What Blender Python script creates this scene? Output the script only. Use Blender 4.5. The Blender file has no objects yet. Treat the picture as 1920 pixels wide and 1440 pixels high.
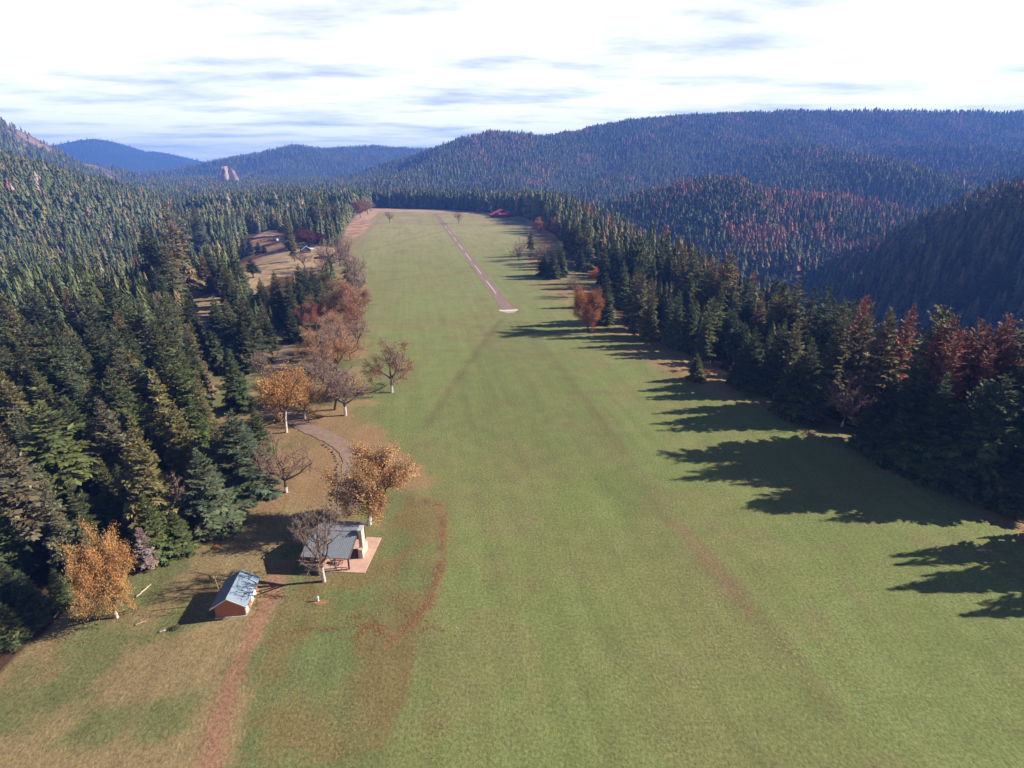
import bpy, math, random
import numpy as np
from mathutils import Vector, Matrix

R = math.radians
S = bpy.context.scene
COL = S.collection

# ------------------------------------------------------------------ camera
CAM_H, PITCH, FPX = 67.0, R(20.6), 1067.0          # metres, radians, focal length for a 1920 px wide frame
cd = bpy.data.cameras.new("camera")
cam = bpy.data.objects.new("camera", cd)
COL.objects.link(cam)
cam.location = (0, 0, CAM_H)
cam.rotation_euler = (math.pi / 2 - PITCH, 0, 0)
cd.sensor_width = 36.0
cd.lens = FPX / 1920 * 36.0
cd.clip_start, cd.clip_end = 0.5, 30000
S.camera = cam

# ------------------------------------------------------------------ light
SUN_EL, SUN_AZ = R(28), R(7)                        # azimuth measured from +X towards +Y
SUN_DIR = Vector((math.cos(SUN_EL) * math.cos(SUN_AZ), math.cos(SUN_EL) * math.sin(SUN_AZ), math.sin(SUN_EL)))
W = bpy.data.worlds.new("World")
S.world = W
W.use_nodes = True
wn, wl = W.node_tree.nodes, W.node_tree.links
wn.clear()
sky = wn.new("ShaderNodeTexSky")
sky.sky_type = 'NISHITA'
sky.sun_disc = False
sky.sun_elevation = SUN_EL
sky.sun_rotation = math.pi / 2 - SUN_AZ
sky.altitude = 600
sky.air_density = 0.55
sky.dust_density = 0.1
bg = wn.new("ShaderNodeBackground"); bg.inputs[1].default_value = 0.05
bgc = wn.new("ShaderNodeBackground"); bgc.inputs[0].default_value = (0.93, 0.955, 1.0, 1); bgc.inputs[1].default_value = 0.68
mixw = wn.new("ShaderNodeMixShader")
outw = wn.new("ShaderNodeOutputWorld")
tcw = wn.new("ShaderNodeTexCoord")
sepw = wn.new("ShaderNodeSeparateXYZ")
wl.new(tcw.outputs["Generated"], sepw.inputs[0])
def wmath(op, a, b=None):
    n = wn.new("ShaderNodeMath"); n.operation = op
    for i, v in enumerate((a, b)):
        if v is None: continue
        if isinstance(v, (int, float)): n.inputs[i].default_value = v
        else: wl.new(v, n.inputs[i])
    return n.outputs[0]
# a sheet of thin cloud seen edge-on near the horizon: direction projected onto a flat layer
zc = wmath('MAXIMUM', sepw.outputs[2], 0.0)
den = wmath('ADD', zc, 0.05)
cx = wmath('DIVIDE', sepw.outputs[0], den)
cy = wmath('DIVIDE', sepw.outputs[1], den)
comb = wn.new("ShaderNodeCombineXYZ")
wl.new(cx, comb.inputs[0]); wl.new(wmath('MULTIPLY', cy, 1.6), comb.inputs[1])
nz = wn.new("ShaderNodeTexNoise")
nz.inputs["Scale"].default_value = 0.55; nz.inputs["Detail"].default_value = 7; nz.inputs["Roughness"].default_value = 0.6
wl.new(comb.outputs[0], nz.inputs["Vector"])
rampw = wn.new("ShaderNodeMapRange")
rampw.inputs[1].default_value = 0.22; rampw.inputs[2].default_value = 0.54
wl.new(nz.outputs[0], rampw.inputs[0])
fade = wn.new("ShaderNodeMapRange")                  # the layer thins out overhead
fade.inputs[1].default_value = 0.22; fade.inputs[2].default_value = 0.34
fade.inputs[3].default_value = 1.0; fade.inputs[4].default_value = 0.0
wl.new(sepw.outputs[2], fade.inputs[0])
mask = wmath('MULTIPLY', rampw.outputs[0], fade.outputs[0])
wl.new(sky.outputs[0], bg.inputs[0])
wl.new(mask, mixw.inputs[0]); wl.new(bg.outputs[0], mixw.inputs[1]); wl.new(bgc.outputs[0], mixw.inputs[2])
wl.new(mixw.outputs[0], outw.inputs[0])

sd = bpy.data.lights.new("sun", 'SUN')
sd.energy, sd.angle, sd.color = 5.0, R(0.53), (1.0, 0.93, 0.83)
sun = bpy.data.objects.new("sun", sd); COL.objects.link(sun)
sun.rotation_euler = SUN_DIR.to_track_quat('Z', 'Y').to_euler()
S.view_settings.view_transform = 'Standard'
S.view_settings.look = 'None'
S.view_settings.exposure = 1.25
S.view_settings.gamma = 1.0
S.cycles.use_denoising = True
S.cycles.max_bounces = 5
S.cycles.diffuse_bounces = 1
S.cycles.transmission_bounces = 2
S.cycles.volume_bounces = 0
S.cycles.transparent_max_bounces = 4
HAZE_DENSITY, HAZE_COLOR = 0.00014, (0.13, 0.31, 1.0, 1)

# ------------------------------------------------------------------ projection helpers (reference frame 1920 x 1440)
CP, SP = math.cos(PITCH), math.sin(PITCH)
def ray(px, py):
    x, y = (px - 960) / FPX, (720 - py) / FPX
    return np.array([x, CP + y * SP, -SP + y * CP])
def project(x, y, z):
    """world -> (px, py, depth)"""
    x = np.asarray(x, float); y = np.asarray(y, float); z = np.asarray(z, float) - CAM_H
    d = y * CP - z * SP
    u = y * SP + z * CP
    d = np.where(np.abs(d) < 1e-6, 1e-6, d)
    return 960 + FPX * x / d, 720 - FPX * u / d, d
def flat(px, py):
    r = ray(px, py); t = CAM_H / -r[2]
    return r[0] * t, r[1] * t
def far_point(px, py, dist):
    r = ray(px, py); t = dist / math.hypot(r[0], r[1])
    return np.array([r[0] * t, r[1] * t, CAM_H + r[2] * t])

# ------------------------------------------------------------------ terrain
def vhash(ix, iy, s):
    n = (ix.astype(np.int64) * 374761393 + iy.astype(np.int64) * 668265263 + s * 974711) & 0xffffffff
    n = ((n ^ (n >> 13)) * 1274126177) & 0xffffffff
    return ((n ^ (n >> 16)) & 0xffff) / 65535.0
def vnoise(x, y, s=0):
    ix, iy = np.floor(x), np.floor(y)
    fx, fy = x - ix, y - iy
    fx, fy = fx * fx * (3 - 2 * fx), fy * fy * (3 - 2 * fy)
    a, b = vhash(ix, iy, s), vhash(ix + 1, iy, s)
    c, d = vhash(ix, iy + 1, s), vhash(ix + 1, iy + 1, s)
    return (a + (b - a) * fx) * (1 - fy) + (c + (d - c) * fx) * fy
def fbm(x, y, s=0, o=4):
    v, a, t = 0, 0.5, 0
    for i in range(o):
        v = v + a * vnoise(x * 2 ** i, y * 2 ** i, s + i); t += a; a *= 0.5
    return v / t
def softplus(x, k):
    return np.where(x > 20 * k, x, k * np.log1p(np.exp(np.clip(x / k, -40, 40))))
def smax(a, b, k):
    return np.maximum(a, b) + np.maximum(k - np.abs(a - b), 0) ** 2 / (4 * k)
def sstep(a, b, x):
    t = np.clip((np.asarray(x, float) - a) / (b - a), 0, 1); return t * t * (3 - 2 * t)

L_EDGE = np.array([flat(*p) for p in [(430, 1250), (520, 1000), (560, 880), (600, 780), (640, 650), (632, 560), (635, 480), (655, 420), (690, 392)]])
R_EDGE = np.array([flat(*p) for p in [(1920, 1040), (1700, 890), (1450, 772), (1300, 692), (1150, 617), (1085, 520), (1040, 440), (1000, 406)]])
def xl(y): return np.interp(y, L_EDGE[:, 1], L_EDGE[:, 0])
def xr(y): return np.interp(y, R_EDGE[:, 1], R_EDGE[:, 0])

RIDGES = {   # name: (side slope, crest rounding, noise, [(px, py, distance) ...]) crest lines as seen from the camera
 'far_left':  (0.33, 120, 1.0, [(40, 268, 6400), (110, 270, 6500), (150, 262, 6600), (175, 257, 6600), (205, 268, 6600), (240, 285, 6700), (285, 281, 6900), (330, 291, 7000), (375, 301, 7200), (430, 313, 7400)]),
 'far_mid':   (0.36, 80, 1.0, [(250, 324, 3900), (330, 314, 3900), (370, 307, 3900), (420, 296, 3900), (480, 287, 4000), (520, 280, 4000), (560, 270, 4000), (590, 277, 4100), (650, 274, 4300), (700, 271, 4400), (760, 275, 4500), (830, 279, 4600), (900, 289, 4700)]),
 'far_mid_spur': (0.36, 60, 0.6, [(585, 280, 4050), (545, 297, 3700), (520, 312, 3400)]),
 'big':       (0.42, 80, 1.0, [(640, 328, 2800), (700, 316, 2700), (740, 304, 2650), (790, 289, 2600), (840, 274, 2550), (890, 254, 2500), (930, 246, 2500), (960, 246, 2500), (990, 254, 2550), (1050, 253, 2600), (1100, 243, 2700), (1130, 236, 2750), (1200, 222, 2850), (1300, 212, 3000), (1500, 205, 3200), (1700, 206, 3500), (1920, 208, 3700), (2250, 212, 4100)]),
 'big_spur_left': (0.42, 50, 0.8, [(930, 252, 2480), (870, 285, 2200), (800, 318, 1950), (720, 334, 1800)]),
 'big_spur_mid': (0.42, 50, 0.8, [(1080, 250, 2600), (1010, 290, 2200), (930, 330, 1850)]),
 'big_spur_right': (0.42, 50, 0.8, [(1290, 222, 2950), (1240, 270, 2450), (1180, 318, 2050), (1110, 350, 1750)]),
 'big_spur_far': (0.42, 50, 0.8, [(1500, 215, 3150), (1470, 255, 2650), (1440, 300, 2250)]),
 'mid_ridge': (0.40, 50, 0.8, [(1430, 262, 2500), (1510, 268, 2250), (1577, 284, 2000), (1650, 297, 1850), (1713, 314, 1750), (1780, 344, 1650), (1850, 380, 1550)]),
 'back_right': (0.40, 80, 0.8, [(1620, 268, 3000), (1750, 262, 2800), (1920, 282, 2600), (2150, 300, 2500)]),
 'back_right_low': (0.40, 60, 0.6, [(1790, 318, 2250), (1860, 312, 2150), (1960, 322, 2050), (2150, 330, 2000)]),
 'red_ridge': (0.36, 50, 0.6, [(1080, 392, 1350), (1130, 382, 1320), (1190, 372, 1270), (1280, 356, 1220), (1380, 350, 1200), (1500, 358, 1250), (1620, 378, 1300), (1730, 400, 1350)]),
 'red_spur':  (0.42, 40, 0.5, [(1330, 356, 1210), (1360, 410, 1060), (1400, 475, 920)]),
 'dark_ridge': (0.66, 40, 0.6, [(2300, 240, 800), (2050, 305, 900), (1920, 350, 960), (1870, 368, 1000), (1800, 393, 1050), (1740, 411, 1080), (1650, 446, 1100), (1560, 482, 1110), (1480, 518, 1100)]),
 'cliff':     (0.80, 15, 0.5, [(-250, 130, 2300), (-80, 190, 2400), (0, 222, 2500), (40, 240, 2600), (90, 270, 2700), (130, 292, 2750), (180, 303, 2800), (230, 316, 2900), (300, 328, 3000)]),
 'cliff_front': (0.40, 50, 0.25, [(-250, 240, 1150), (-100, 275, 1250), (0, 298, 1350), (60, 316, 1450), (130, 328, 1600)]),
}
RPTS = {}
for k, (sl, rd, nz_, pts) in RIDGES.items():
    P = np.array([far_point(*p) for p in pts])
    n = 9
    dense = np.concatenate([P[i] + (P[i + 1] - P[i]) * np.linspace(0, 1, n, endpoint=False)[:, None] for i in range(len(P) - 1)] + [P[-1:]])
    dense[:, 2] -= 14.0                                # trees stand on the crest
    RPTS[k] = dense
RAVINE = np.array([far_point(*p)[:2] for p in [(120, 452, 560), (200, 440, 520), (270, 425, 560), (330, 400, 640)]])

def polydist(x, y, P):
    d = np.full(x.shape, 1e9)
    for i in range(len(P) - 1):
        ax, ay = P[i]; bx, by = P[i + 1]
        ux, uy = bx - ax, by - ay
        t = np.clip(((x - ax) * ux + (y - ay) * uy) / (ux * ux + uy * uy), 0, 1)
        d = np.minimum(d, np.hypot(x - ax - t * ux, y - ay - t * uy))
    return d

def height(x, y):
    x = np.atleast_1d(np.asarray(x, float)); y = np.atleast_1d(np.asarray(y, float))
    shp = x.shape
    x, y = x.ravel(), y.ravel()
    r = np.hypot(x, y)
    dl = softplus(xl(y) - x, 4.0); dr = softplus(x - xr(y), 4.0)
    dl = np.where(xl(y) - x < -45, 0, dl); dr = np.where(x - xr(y) < -45, 0, dr)
    base_l = -0.035 * np.minimum(dl, 90) - 22.0 * (1 - np.exp(-softplus(dl - 95, 12.0) * (dl > 5) / 200.0))
    base_l = base_l + np.clip(dl / 250, 0, 1) * (0.024 * np.clip(r - 700, 0, 1800))
    base_r = -0.09 * np.minimum(dr, 60) - 0.55 * softplus(dr - 62, 10.0) * (dr > 5)
    base_r = smax(base_r, np.full_like(base_r, -150.0), 40)
    back = softplus(y - (1150 + 0.12 * np.clip(-x, -300, 800)), 25.0)
    back = np.where(y < 900, 0, back)
    base_b = -45 * (1 - np.exp(-back / 260.0)) * sstep(-420, -150, x - 0 * y) 
    z = base_l + base_r + base_b
    z = z + (fbm(x / 60, y / 60, 5, 3) - 0.5) * 5 * np.clip(np.maximum(dl, dr) / 60, 0, 1)
    rv = polydist(x, y, RAVINE)
    z = z - 26 * np.exp(-(rv / 55) ** 2)
    out = np.maximum(np.maximum(dl - 30, dr - 60), back - 20)
    big = (fbm(x / 420, y / 420, 11, 4) - 0.5)
    idx = np.where(out > 0)[0]
    for a in range(0, len(idx), 20000):
        ii = idx[a:a + 20000]
        zi = z[ii]
        for k, (sl, rd, nz_, _) in RIDGES.items():
            P = RPTS[k]
            d2 = (x[ii][:, None] - P[None, :, 0]) ** 2 + (y[ii][:, None] - P[None, :, 1]) ** 2
            c = P[None, :, 2] - sl * (np.sqrt(d2 + rd * rd) - rd)
            c = c.max(1)
            dn = np.sqrt(d2.min(1))
            c = c + nz_ * big[ii] * 125 * np.clip(dn / 260, 0, 1)
            zi = smax(zi, c, 24)
        z[ii] = zi
    return z.reshape(shp)
def hz(x, y): return float(height(x, y)[0])

def at(px, py):
    """the point of the ground that the reference frame shows at (px, py)"""
    r = ray(px, py)
    t = np.concatenate([np.linspace(40, 400, 400), np.geomspace(402, 5200, 1200)])
    d = t / math.hypot(r[0], r[1])
    zz = CAM_H + r[2] * d
    g = height(r[0] * d, r[1] * d)
    below = np.where(zz < g)[0]
    if len(below) == 0: i = len(d) - 1
    else: i = max(1, below[0])
    f0, f1 = zz[i - 1] - g[i - 1], zz[i] - g[i]
    w = min(1.0, max(0.0, f0 / (f0 - f1))) if f0 != f1 else 0
    dd = d[i - 1] + (d[i] - d[i - 1]) * w
    return np.array([r[0] * dd, r[1] * dd, hz(r[0] * dd, r[1] * dd)])
def tall(base, top_py):
    """height of a vertical thing standing at BASE whose top shows at row TOP_PY"""
    v = (720 - top_py) / FPX
    x, y, z = base
    return (v * y * CP - y * SP) / (CP + v * SP) + CAM_H - z

# ------------------------------------------------------------------ mesh and material helpers
def mesh_from(name, verts, faces, mats=None, col=None, midx=None, smooth=False):
    """faces: list of (n, k) integer arrays"""
    me = bpy.data.meshes.new(name)
    verts = np.asarray(verts, np.float32)
    me.vertices.add(len(verts)); me.vertices.foreach_set("co", verts.ravel())
    li = np.concatenate([np.asarray(f, np.int32).ravel() for f in faces])
    tot = np.concatenate([np.full(len(f), np.asarray(f).shape[1], np.int32) for f in faces])
    st = np.concatenate([[0], np.cumsum(tot)[:-1]]).astype(np.int32)
    me.loops.add(len(li)); me.loops.foreach_set("vertex_index", li)
    me.polygons.add(len(tot)); me.polygons.foreach_set("loop_start", st); me.polygons.foreach_set("loop_total", tot)
    if midx is not None: me.polygons.foreach_set("material_index", np.asarray(midx, np.int32))
    me.polygons.foreach_set("use_smooth", np.full(len(tot), smooth))
    me.update(calc_edges=True)
    if col is not None:
        a = me.color_attributes.new("tint", 'FLOAT_COLOR', 'POINT')
        c = np.ones((len(verts), 4), np.float32); c[:, :np.shape(col)[1]] = col
        a.data.foreach_set("color", c.ravel())
    for m in (mats or []): me.materials.append(m)
    return me
def obj(name, me, parent=None, loc=None, **props):
    o = bpy.data.objects.new(name, me); COL.objects.link(o)
    if parent is not None: o.parent = parent
    if loc is not None: o.location = loc
    for k, v in props.items(): o[k] = v
    return o
def thing(name, label, category, loc, rz=0.0, group=None, scale=None):
    o = obj(name, None, None, loc, label=label, category=category)
    o.rotation_euler = (0, 0, rz)
    if scale is not None: o.scale = scale
    if group: o["group"] = group
    return o

class Mat:
    def __init__(s, name, rough=0.9, spec=0.15):
        s.m = bpy.data.materials.new(name); s.m.use_nodes = True
        s.n, s.l = s.m.node_tree.nodes, s.m.node_tree.links
        s.b = s.n["Principled BSDF"]; s.out = s.n["Material Output"]
        s.b.inputs["Roughness"].default_value = rough
        s.b.inputs["Specular IOR Level"].default_value = spec
    def node(s, t, **kw):
        n = s.n.new(t)
        for k, v in kw.items():
            if k in ("operation", "blend_type", "data_type", "attribute_name", "attribute_type", "wave_type", "feature", "clamp"): setattr(n, k, v)
        return n
    def math(s, op, a, b=0.0):
        n = s.n.new("ShaderNodeMath"); n.operation = op
        for i, v in enumerate((a, b)):
            if isinstance(v, (int, float)): n.inputs[i].default_value = v
            else: s.l.new(v, n.inputs[i])
        return n.outputs[0]
    def noise(s, scale, detail=4, rough=0.55, vec=None, stretch=None, rot=0.0):
        n = s.n.new("ShaderNodeTexNoise")
        n.inputs["Scale"].default_value = scale; n.inputs["Detail"].default_value = detail; n.inputs["Roughness"].default_value = rough
        if vec is None: vec = s.pos()
        if stretch or rot:
            mp = s.n.new("ShaderNodeMapping"); mp.inputs["Scale"].default_value = stretch or (1, 1, 1)
            mr = s.n.new("ShaderNodeMapping"); mr.inputs["Rotation"].default_value = (0, 0, rot)
            s.l.new(vec, mr.inputs["Vector"]); s.l.new(mr.outputs[0], mp.inputs["Vector"]); vec = mp.outputs[0]
        s.l.new(vec, n.inputs["Vector"])
        return n.outputs[0]
    def pos(s):
        n = s.n.new("ShaderNodeNewGeometry"); return n.outputs["Position"]
    def objco(s):
        n = s.n.new("ShaderNodeTexCoord"); return n.outputs["Object"]
    def rng(s, v, a, b, c, d):
        n = s.n.new("ShaderNodeMapRange")
        for i, q in enumerate((a, b, c, d)): n.inputs[i + 1].default_value = q
        s.l.new(v, n.inputs[0]); return n.outputs[0]
    def mix(s, f, a, b, mode='MIX'):
        n = s.n.new("ShaderNodeMix"); n.data_type = 'RGBA'; n.blend_type = mode
        for sock, v in ((n.inputs[0], f), (n.inputs[6], a), (n.inputs[7], b)):
            if isinstance(v, (int, float)): sock.default_value = v
            elif isinstance(v, tuple): sock.default_value = v if len(v) == 4 else (*v, 1)
            else: s.l.new(v, sock)
        return n.outputs[2]
    def scale(s, c, f):
        """colour times a scalar socket"""
        n = s.n.new("ShaderNodeVectorMath"); n.operation = 'SCALE'
        if isinstance(c, tuple): n.inputs[0].default_value = c[:3]
        else: s.l.new(c, n.inputs[0])
        s.l.new(f, n.inputs["Scale"]); return n.outputs[0]
    def base(s, c):
        if isinstance(c, tuple): s.b.inputs["Base Color"].default_value = (*c[:3], 1)
        else: s.l.new(c, s.b.inputs["Base Color"])
        return s
    def bump(s, v, strength, dist):
        n = s.n.new("ShaderNodeBump"); n.inputs["Strength"].default_value = strength; n.inputs["Distance"].default_value = dist
        s.l.new(v, n.inputs["Height"]); s.l.new(n.outputs[0], s.b.inputs["Normal"]); return s
    def attr(s, name="tint"):
        n = s.n.new("ShaderNodeAttribute"); n.attribute_name = name; return n.outputs["Color"], n.outputs["Alpha"]

def mottled(name, c, scale=2.0, lo=0.75, hi=1.2, rough=0.85, spec=0.15, local=True, c2=None):
    m = Mat(name, rough, spec)
    n = m.noise(scale, 5, 0.6, m.objco() if local else None)
    f = m.rng(n, 0.3, 0.7, lo, hi)
    cc = m.scale(c, f)
    if c2 is not None: cc = m.mix(m.rng(m.noise(scale * 0.37, 3, 0.6, m.objco() if local else None), 0.45, 0.62, 0, 1), cc, c2)
    m.base(cc)
    return m.m

def leaf_material(name, trans, rough=0.75, use_object=True):
    m = Mat(name, rough, 0.12)
    c, _ = m.attr()
    if use_object:
        oi = m.n.new("ShaderNodeObjectInfo")
        c = m.mix(1.0, c, oi.outputs["Color"], 'MULTIPLY')
    m.base(c)
    if trans > 0:
        t = m.n.new("ShaderNodeBsdfTranslucent"); m.l.new(c, t.inputs[0])
        mx = m.n.new("ShaderNodeMixShader"); mx.inputs[0].default_value = trans
        m.l.new(m.b.outputs[0], mx.inputs[1]); m.l.new(t.outputs[0], mx.inputs[2]); m.l.new(mx.outputs[0], m.out.inputs[0])
    return m.m
M_NEEDLE = leaf_material("conifer_needles", 0.12)
M_LEAF = leaf_material("autumn_leaves", 0.25)
M_TWIG = leaf_material("twigs", 0.0)
M_FOREST = leaf_material("forest_mass", 0.08, use_object=False)
def bark_material():
    m = Mat("bark", 0.95, 0.05)
    c, _ = m.attr()
    n = m.noise(3.0, 5, 0.65, m.objco(), (1, 1, 0.35))
    m.base(m.scale(c, m.rng(n, 0.3, 0.7, 0.65, 1.25)))
    return m.m
M_BARK = bark_material()

# ------------------------------------------------------------------ areas of the ground
def poly(pts): return np.array([at(*p)[:2] for p in pts])
def inside(x, y, P):
    x = np.asarray(x); y = np.asarray(y)
    c = np.zeros(x.shape, bool)
    j = len(P) - 1
    for i in range(len(P)):
        xi, yi = P[i]; xj, yj = P[j]
        with np.errstate(divide='ignore', invalid='ignore'):
            c ^= ((yi > y) != (yj > y)) & (x < (xj - xi) * (y - yi) / (yj - yi + 1e-12) + xi)
        j = i
    return c

OPEN = poly([(-160, 1439), (-40, 1290), (40, 1222), (110, 1165), (190, 1090), (285, 1068), (345, 1040), (425, 992), (478, 935), (505, 880), (500, 815),
             (400, 800), (385, 745), (388, 705), (470, 692), (500, 655), (520, 615), (590, 600), (632, 570), (600, 515), (632, 470), (650, 425), (668, 402), (697, 389),
             (850, 393), (930, 399), (985, 406), (1005, 422), (1040, 440), (1070, 470), (1082, 503), (1112, 525), (1108, 575), (1128, 612), (1165, 622),
             (1240, 662), (1310, 695), (1372, 732), (1440, 765), (1535, 798), (1600, 838), (1700, 893), (1800, 935), (1920, 980), (1995, 1012), (2050, 1062), (2090, 1112), (2480, 1165), (2800, 1439)])
OPEN = np.vstack([OPEN, [[OPEN[-1][0] - 4, -80], [-110, -80]]])
MEADOW_NEAR = poly([(345, 610), (340, 552), (362, 545), (432, 548), (450, 556), (425, 585), (405, 640), (372, 650)])
MEADOW_FAR = poly([(452, 520), (448, 490), (470, 462), (484, 440), (505, 432), (548, 440), (566, 452), (600, 460), (640, 468), (640, 492), (600, 512), (520, 520), (470, 560)])
FIELD = poly([(700, 1439), (800, 1100), (830, 960), (760, 870), (700, 800), (690, 720), (682, 640), (678, 580), (668, 500), (665, 455), (690, 415), (712, 397),
              (850, 399), (930, 405), (985, 412), (1000, 470), (990, 520), (1060, 580), (1110, 622), (1170, 655), (1280, 720), (1370, 752), (1450, 775), (1560, 830), (1700, 905), (1920, 1005), (2300, 1300), (2350, 1439)])
FIELD = np.vstack([FIELD, [[140, -80], [FIELD[0][0] + 6, -80]]])
LAWN = poly([(440, 1439), (520, 1130), (590, 1078), (720, 1000), (760, 940), (830, 950), (835, 1050), (800, 1150), (720, 1439)])
LAWN = np.vstack([LAWN, [[LAWN[-1][0] + 4, -80], [LAWN[0][0] + 4, -80]]])
def open_mask(x, y): return inside(x, y, OPEN) | inside(x, y, MEADOW_NEAR) | inside(x, y, MEADOW_FAR)

def line(pts): return np.array([at(*p)[:2] for p in pts])
TRACK_A = line([(940, 598), (890, 665), (840, 735), (800, 800)])
TRACK_B = line([(985, 605), (1050, 690), (1120, 780), (1200, 890), (1270, 985), (1340, 1065), (1400, 1140), (1470, 1215), (1560, 1330)])
TRACK_C = line([(690, 470), (760, 452), (835, 432)])
TRACK_D = line([(668, 470), (700, 420), (724, 400)])
WINDROW = line([(765, 936), (800, 938), (826, 950), (832, 985), (828, 1040), (820, 1090), (806, 1130), (770, 1170), (730, 1205)])
SWIRL = line([(800, 1008), (768, 1028), (745, 1050), (735, 1085), (726, 1106)])
PATHDIRT = line([(548, 1050), (520, 1085), (505, 1120), (480, 1175), (455, 1225), (420, 1320), (390, 1439)])
DRIVE = line([(655, 960), (652, 930), (655, 895), (663, 868), (655, 845), (632, 828), (605, 815), (570, 800), (538, 778), (520, 745), (515, 715), (524, 685), (535, 655), (552, 632)])
FOREST_ROAD = line([(552, 632), (575, 612), (600, 590)])

# ------------------------------------------------------------------ ground sheet
def axis(lo, hi, a, b, step, grow):
    mid = list(np.arange(a, b, step))
    up, v, s = [], b, step
    while v < hi: up.append(v); s = step + (v - b) * grow; v += s
    dn, v = [], a - step
    while v > lo: dn.append(v); s = step + (a - v) * grow; v -= s
    return np.array(dn[::-1] + mid + up + [hi])
gx = axis(-6800, 6800, -105, 75, 1.1, 0.022)
gy = axis(-250, 8600, 30, 175, 1.1, 0.0125)
GX, GY = np.meshgrid(gx, gy)
GZ = height(GX, GY)
nx, ny = len(gx), len(gy)
V = np.stack([GX.ravel(), GY.ravel(), GZ.ravel()], 1)
ii = (np.arange(ny - 1)[:, None] * nx + np.arange(nx - 1)[None, :]).ravel()
F = np.stack([ii, ii + 1, ii + nx + 1, ii + nx], 1)

def lerp(a, b, t): return a + (np.asarray(b) - a) * t[:, None]
X, Y = V[:, 0], V[:, 1]
n1, n2, n3 = fbm(X / 9, Y / 9, 21), fbm(X / 30, Y / 30, 31), fbm(X / 3.2, Y / 3.2, 41, 3)
op = open_mask(X, Y); fi = inside(X, Y, FIELD); la = inside(X, Y, LAWN)
C = np.zeros((len(V), 4)); C[:, 3] = 0
floor_c = np.array([0.075, 0.042, 0.024])
C[:, :3] = floor_c
C[:, :3] = lerp(C[:, :3], [0.11, 0.055, 0.028], sstep(0.45, 0.7, n1))
farw = sstep(500, 1200, np.hypot(X, Y))
C[:, :3] = lerp(C[:, :3], [0.030, 0.042, 0.022], farw)
fr = op & ~la
tan_c = lerp(np.tile([0.230, 0.168, 0.082], (len(V), 1)), [0.135, 0.140, 0.055], sstep(0.46, 0.64, n1))
tan_c = lerp(tan_c, [0.26, 0.150, 0.078], 0.7 * sstep(0.52, 0.7, n2))
fr |= (X > 20) & (Y > 105) & (Y < 420) & ~op & open_mask(X - 12 - 8 * (n1 - 0.5), Y)
C[fr, :3] = tan_c[fr]; C[fr, 3] = 0.6
md = inside(X, Y, MEADOW_NEAR) | inside(X, Y, MEADOW_FAR)
mcol = lerp(np.tile([0.36, 0.245, 0.14], (len(V), 1)), [0.22, 0.15, 0.085], sstep(0.5, 0.72, n1))
C[md, :3] = mcol[md]; C[md, 3] = 0.3
red_md = md & inside(X, Y, poly([(452, 520), (448, 470), (484, 440), (520, 434), (545, 455), (560, 466), (500, 478)]))
C[red_md, :3] = lerp(mcol, [0.30, 0.13, 0.07], sstep(0.35, 0.6, n2))[red_md]
gcol = np.tile([0.146, 0.170, 0.057], (len(V), 1))
gcol = lerp(gcol, [0.176, 0.194, 0.074], sstep(120, 330, Y))
gcol = lerp(gcol, [0.265, 0.240, 0.118], sstep(330, 800, Y))
gcol = lerp(gcol, [0.175, 0.140, 0.068], 0.40 * sstep(0.5, 0.72, n1) + 0.25 * sstep(0.5, 0.7, n2))
gcol = lerp(gcol, [0.24, 0.19, 0.085], 0.55 * sstep(680, 900, Y) * sstep(0.3, 0.6, n2))
fd = polydist(X, Y, np.vstack([FIELD, FIELD[:1]])) * np.where(fi, 1, -1)
fwt = sstep(-1, 1, (fd + (n1 - 0.5) * 16 + (n3 - 0.5) * 6) / np.clip(np.hypot(X, Y) / 45, 2.2, 8)) * op * (fd > -14)
C[:, :3] = C[:, :3] * (1 - fwt[:, None]) + gcol * fwt[:, None]; C[:, 3] = np.maximum(C[:, 3], fwt)
lcol = lerp(np.tile([0.124, 0.142, 0.052], (len(V), 1)), [0.19, 0.11, 0.05], 0.55 * sstep(0.46, 0.66, n1))
C[la, :3] = lcol[la]; C[la, 3] = 0.8
def strip(P, w, c, a, soft=1.0, noisy=0.5):
    d = polydist(X, Y, P) + (n3 - 0.5) * w * noisy
    t = a * (1 - sstep(w * (1 - soft), w, d))
    C[:, :3] = lerp(C[:, :3], c, t)
strip(TRACK_A, 2.6, [0.118, 0.098, 0.048], 0.55, 1.0, 0.9)
strip(TRACK_B, 3.6, [0.138, 0.118, 0.054], 0.45, 1.0, 1.0)
strip(TRACK_C, 3.0, [0.13, 0.12, 0.06], 0.55)
strip(TRACK_D, 4.0, [0.22, 0.16, 0.12], 0.7)
strip(TRACK_B[4:7], 2.4, [0.20, 0.115, 0.07], 0.45, 1.0, 2.2)
tri = inside(X, Y, np.vstack([TRACK_A, TRACK_B[:5][::-1]]))
C[:, :3] = lerp(C[:, :3], [0.115, 0.125, 0.045], 0.35 * tri)
strip(WINDROW, 1.5, [0.215, 0.118, 0.066], 0.62, 1.0, 0.25)
strip(SWIRL, 1.2, [0.21, 0.120, 0.066], 0.4, 1.0, 0.25)
strip(PATHDIRT, 2.0, [0.27, 0.135, 0.085], 0.8, 0.75, 0.8)
# leaf-littered ground in front of the lodge and at the field's far rim
rim = (Y > 640) & op & ~fi
C[rim, :3] = lerp(C[:, :3], [0.42, 0.27, 0.19], np.full(len(V), 0.8))[rim]
pink = inside(X, Y, poly([(648, 440), (652, 418), (668, 404), (700, 418), (676, 440), (660, 448)]))
C[pink, :3] = lerp(np.tile([0.40, 0.25, 0.18], (len(V), 1)), [0.28, 0.14, 0.09], sstep(0.45, 0.6, n1))[pink]
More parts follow.
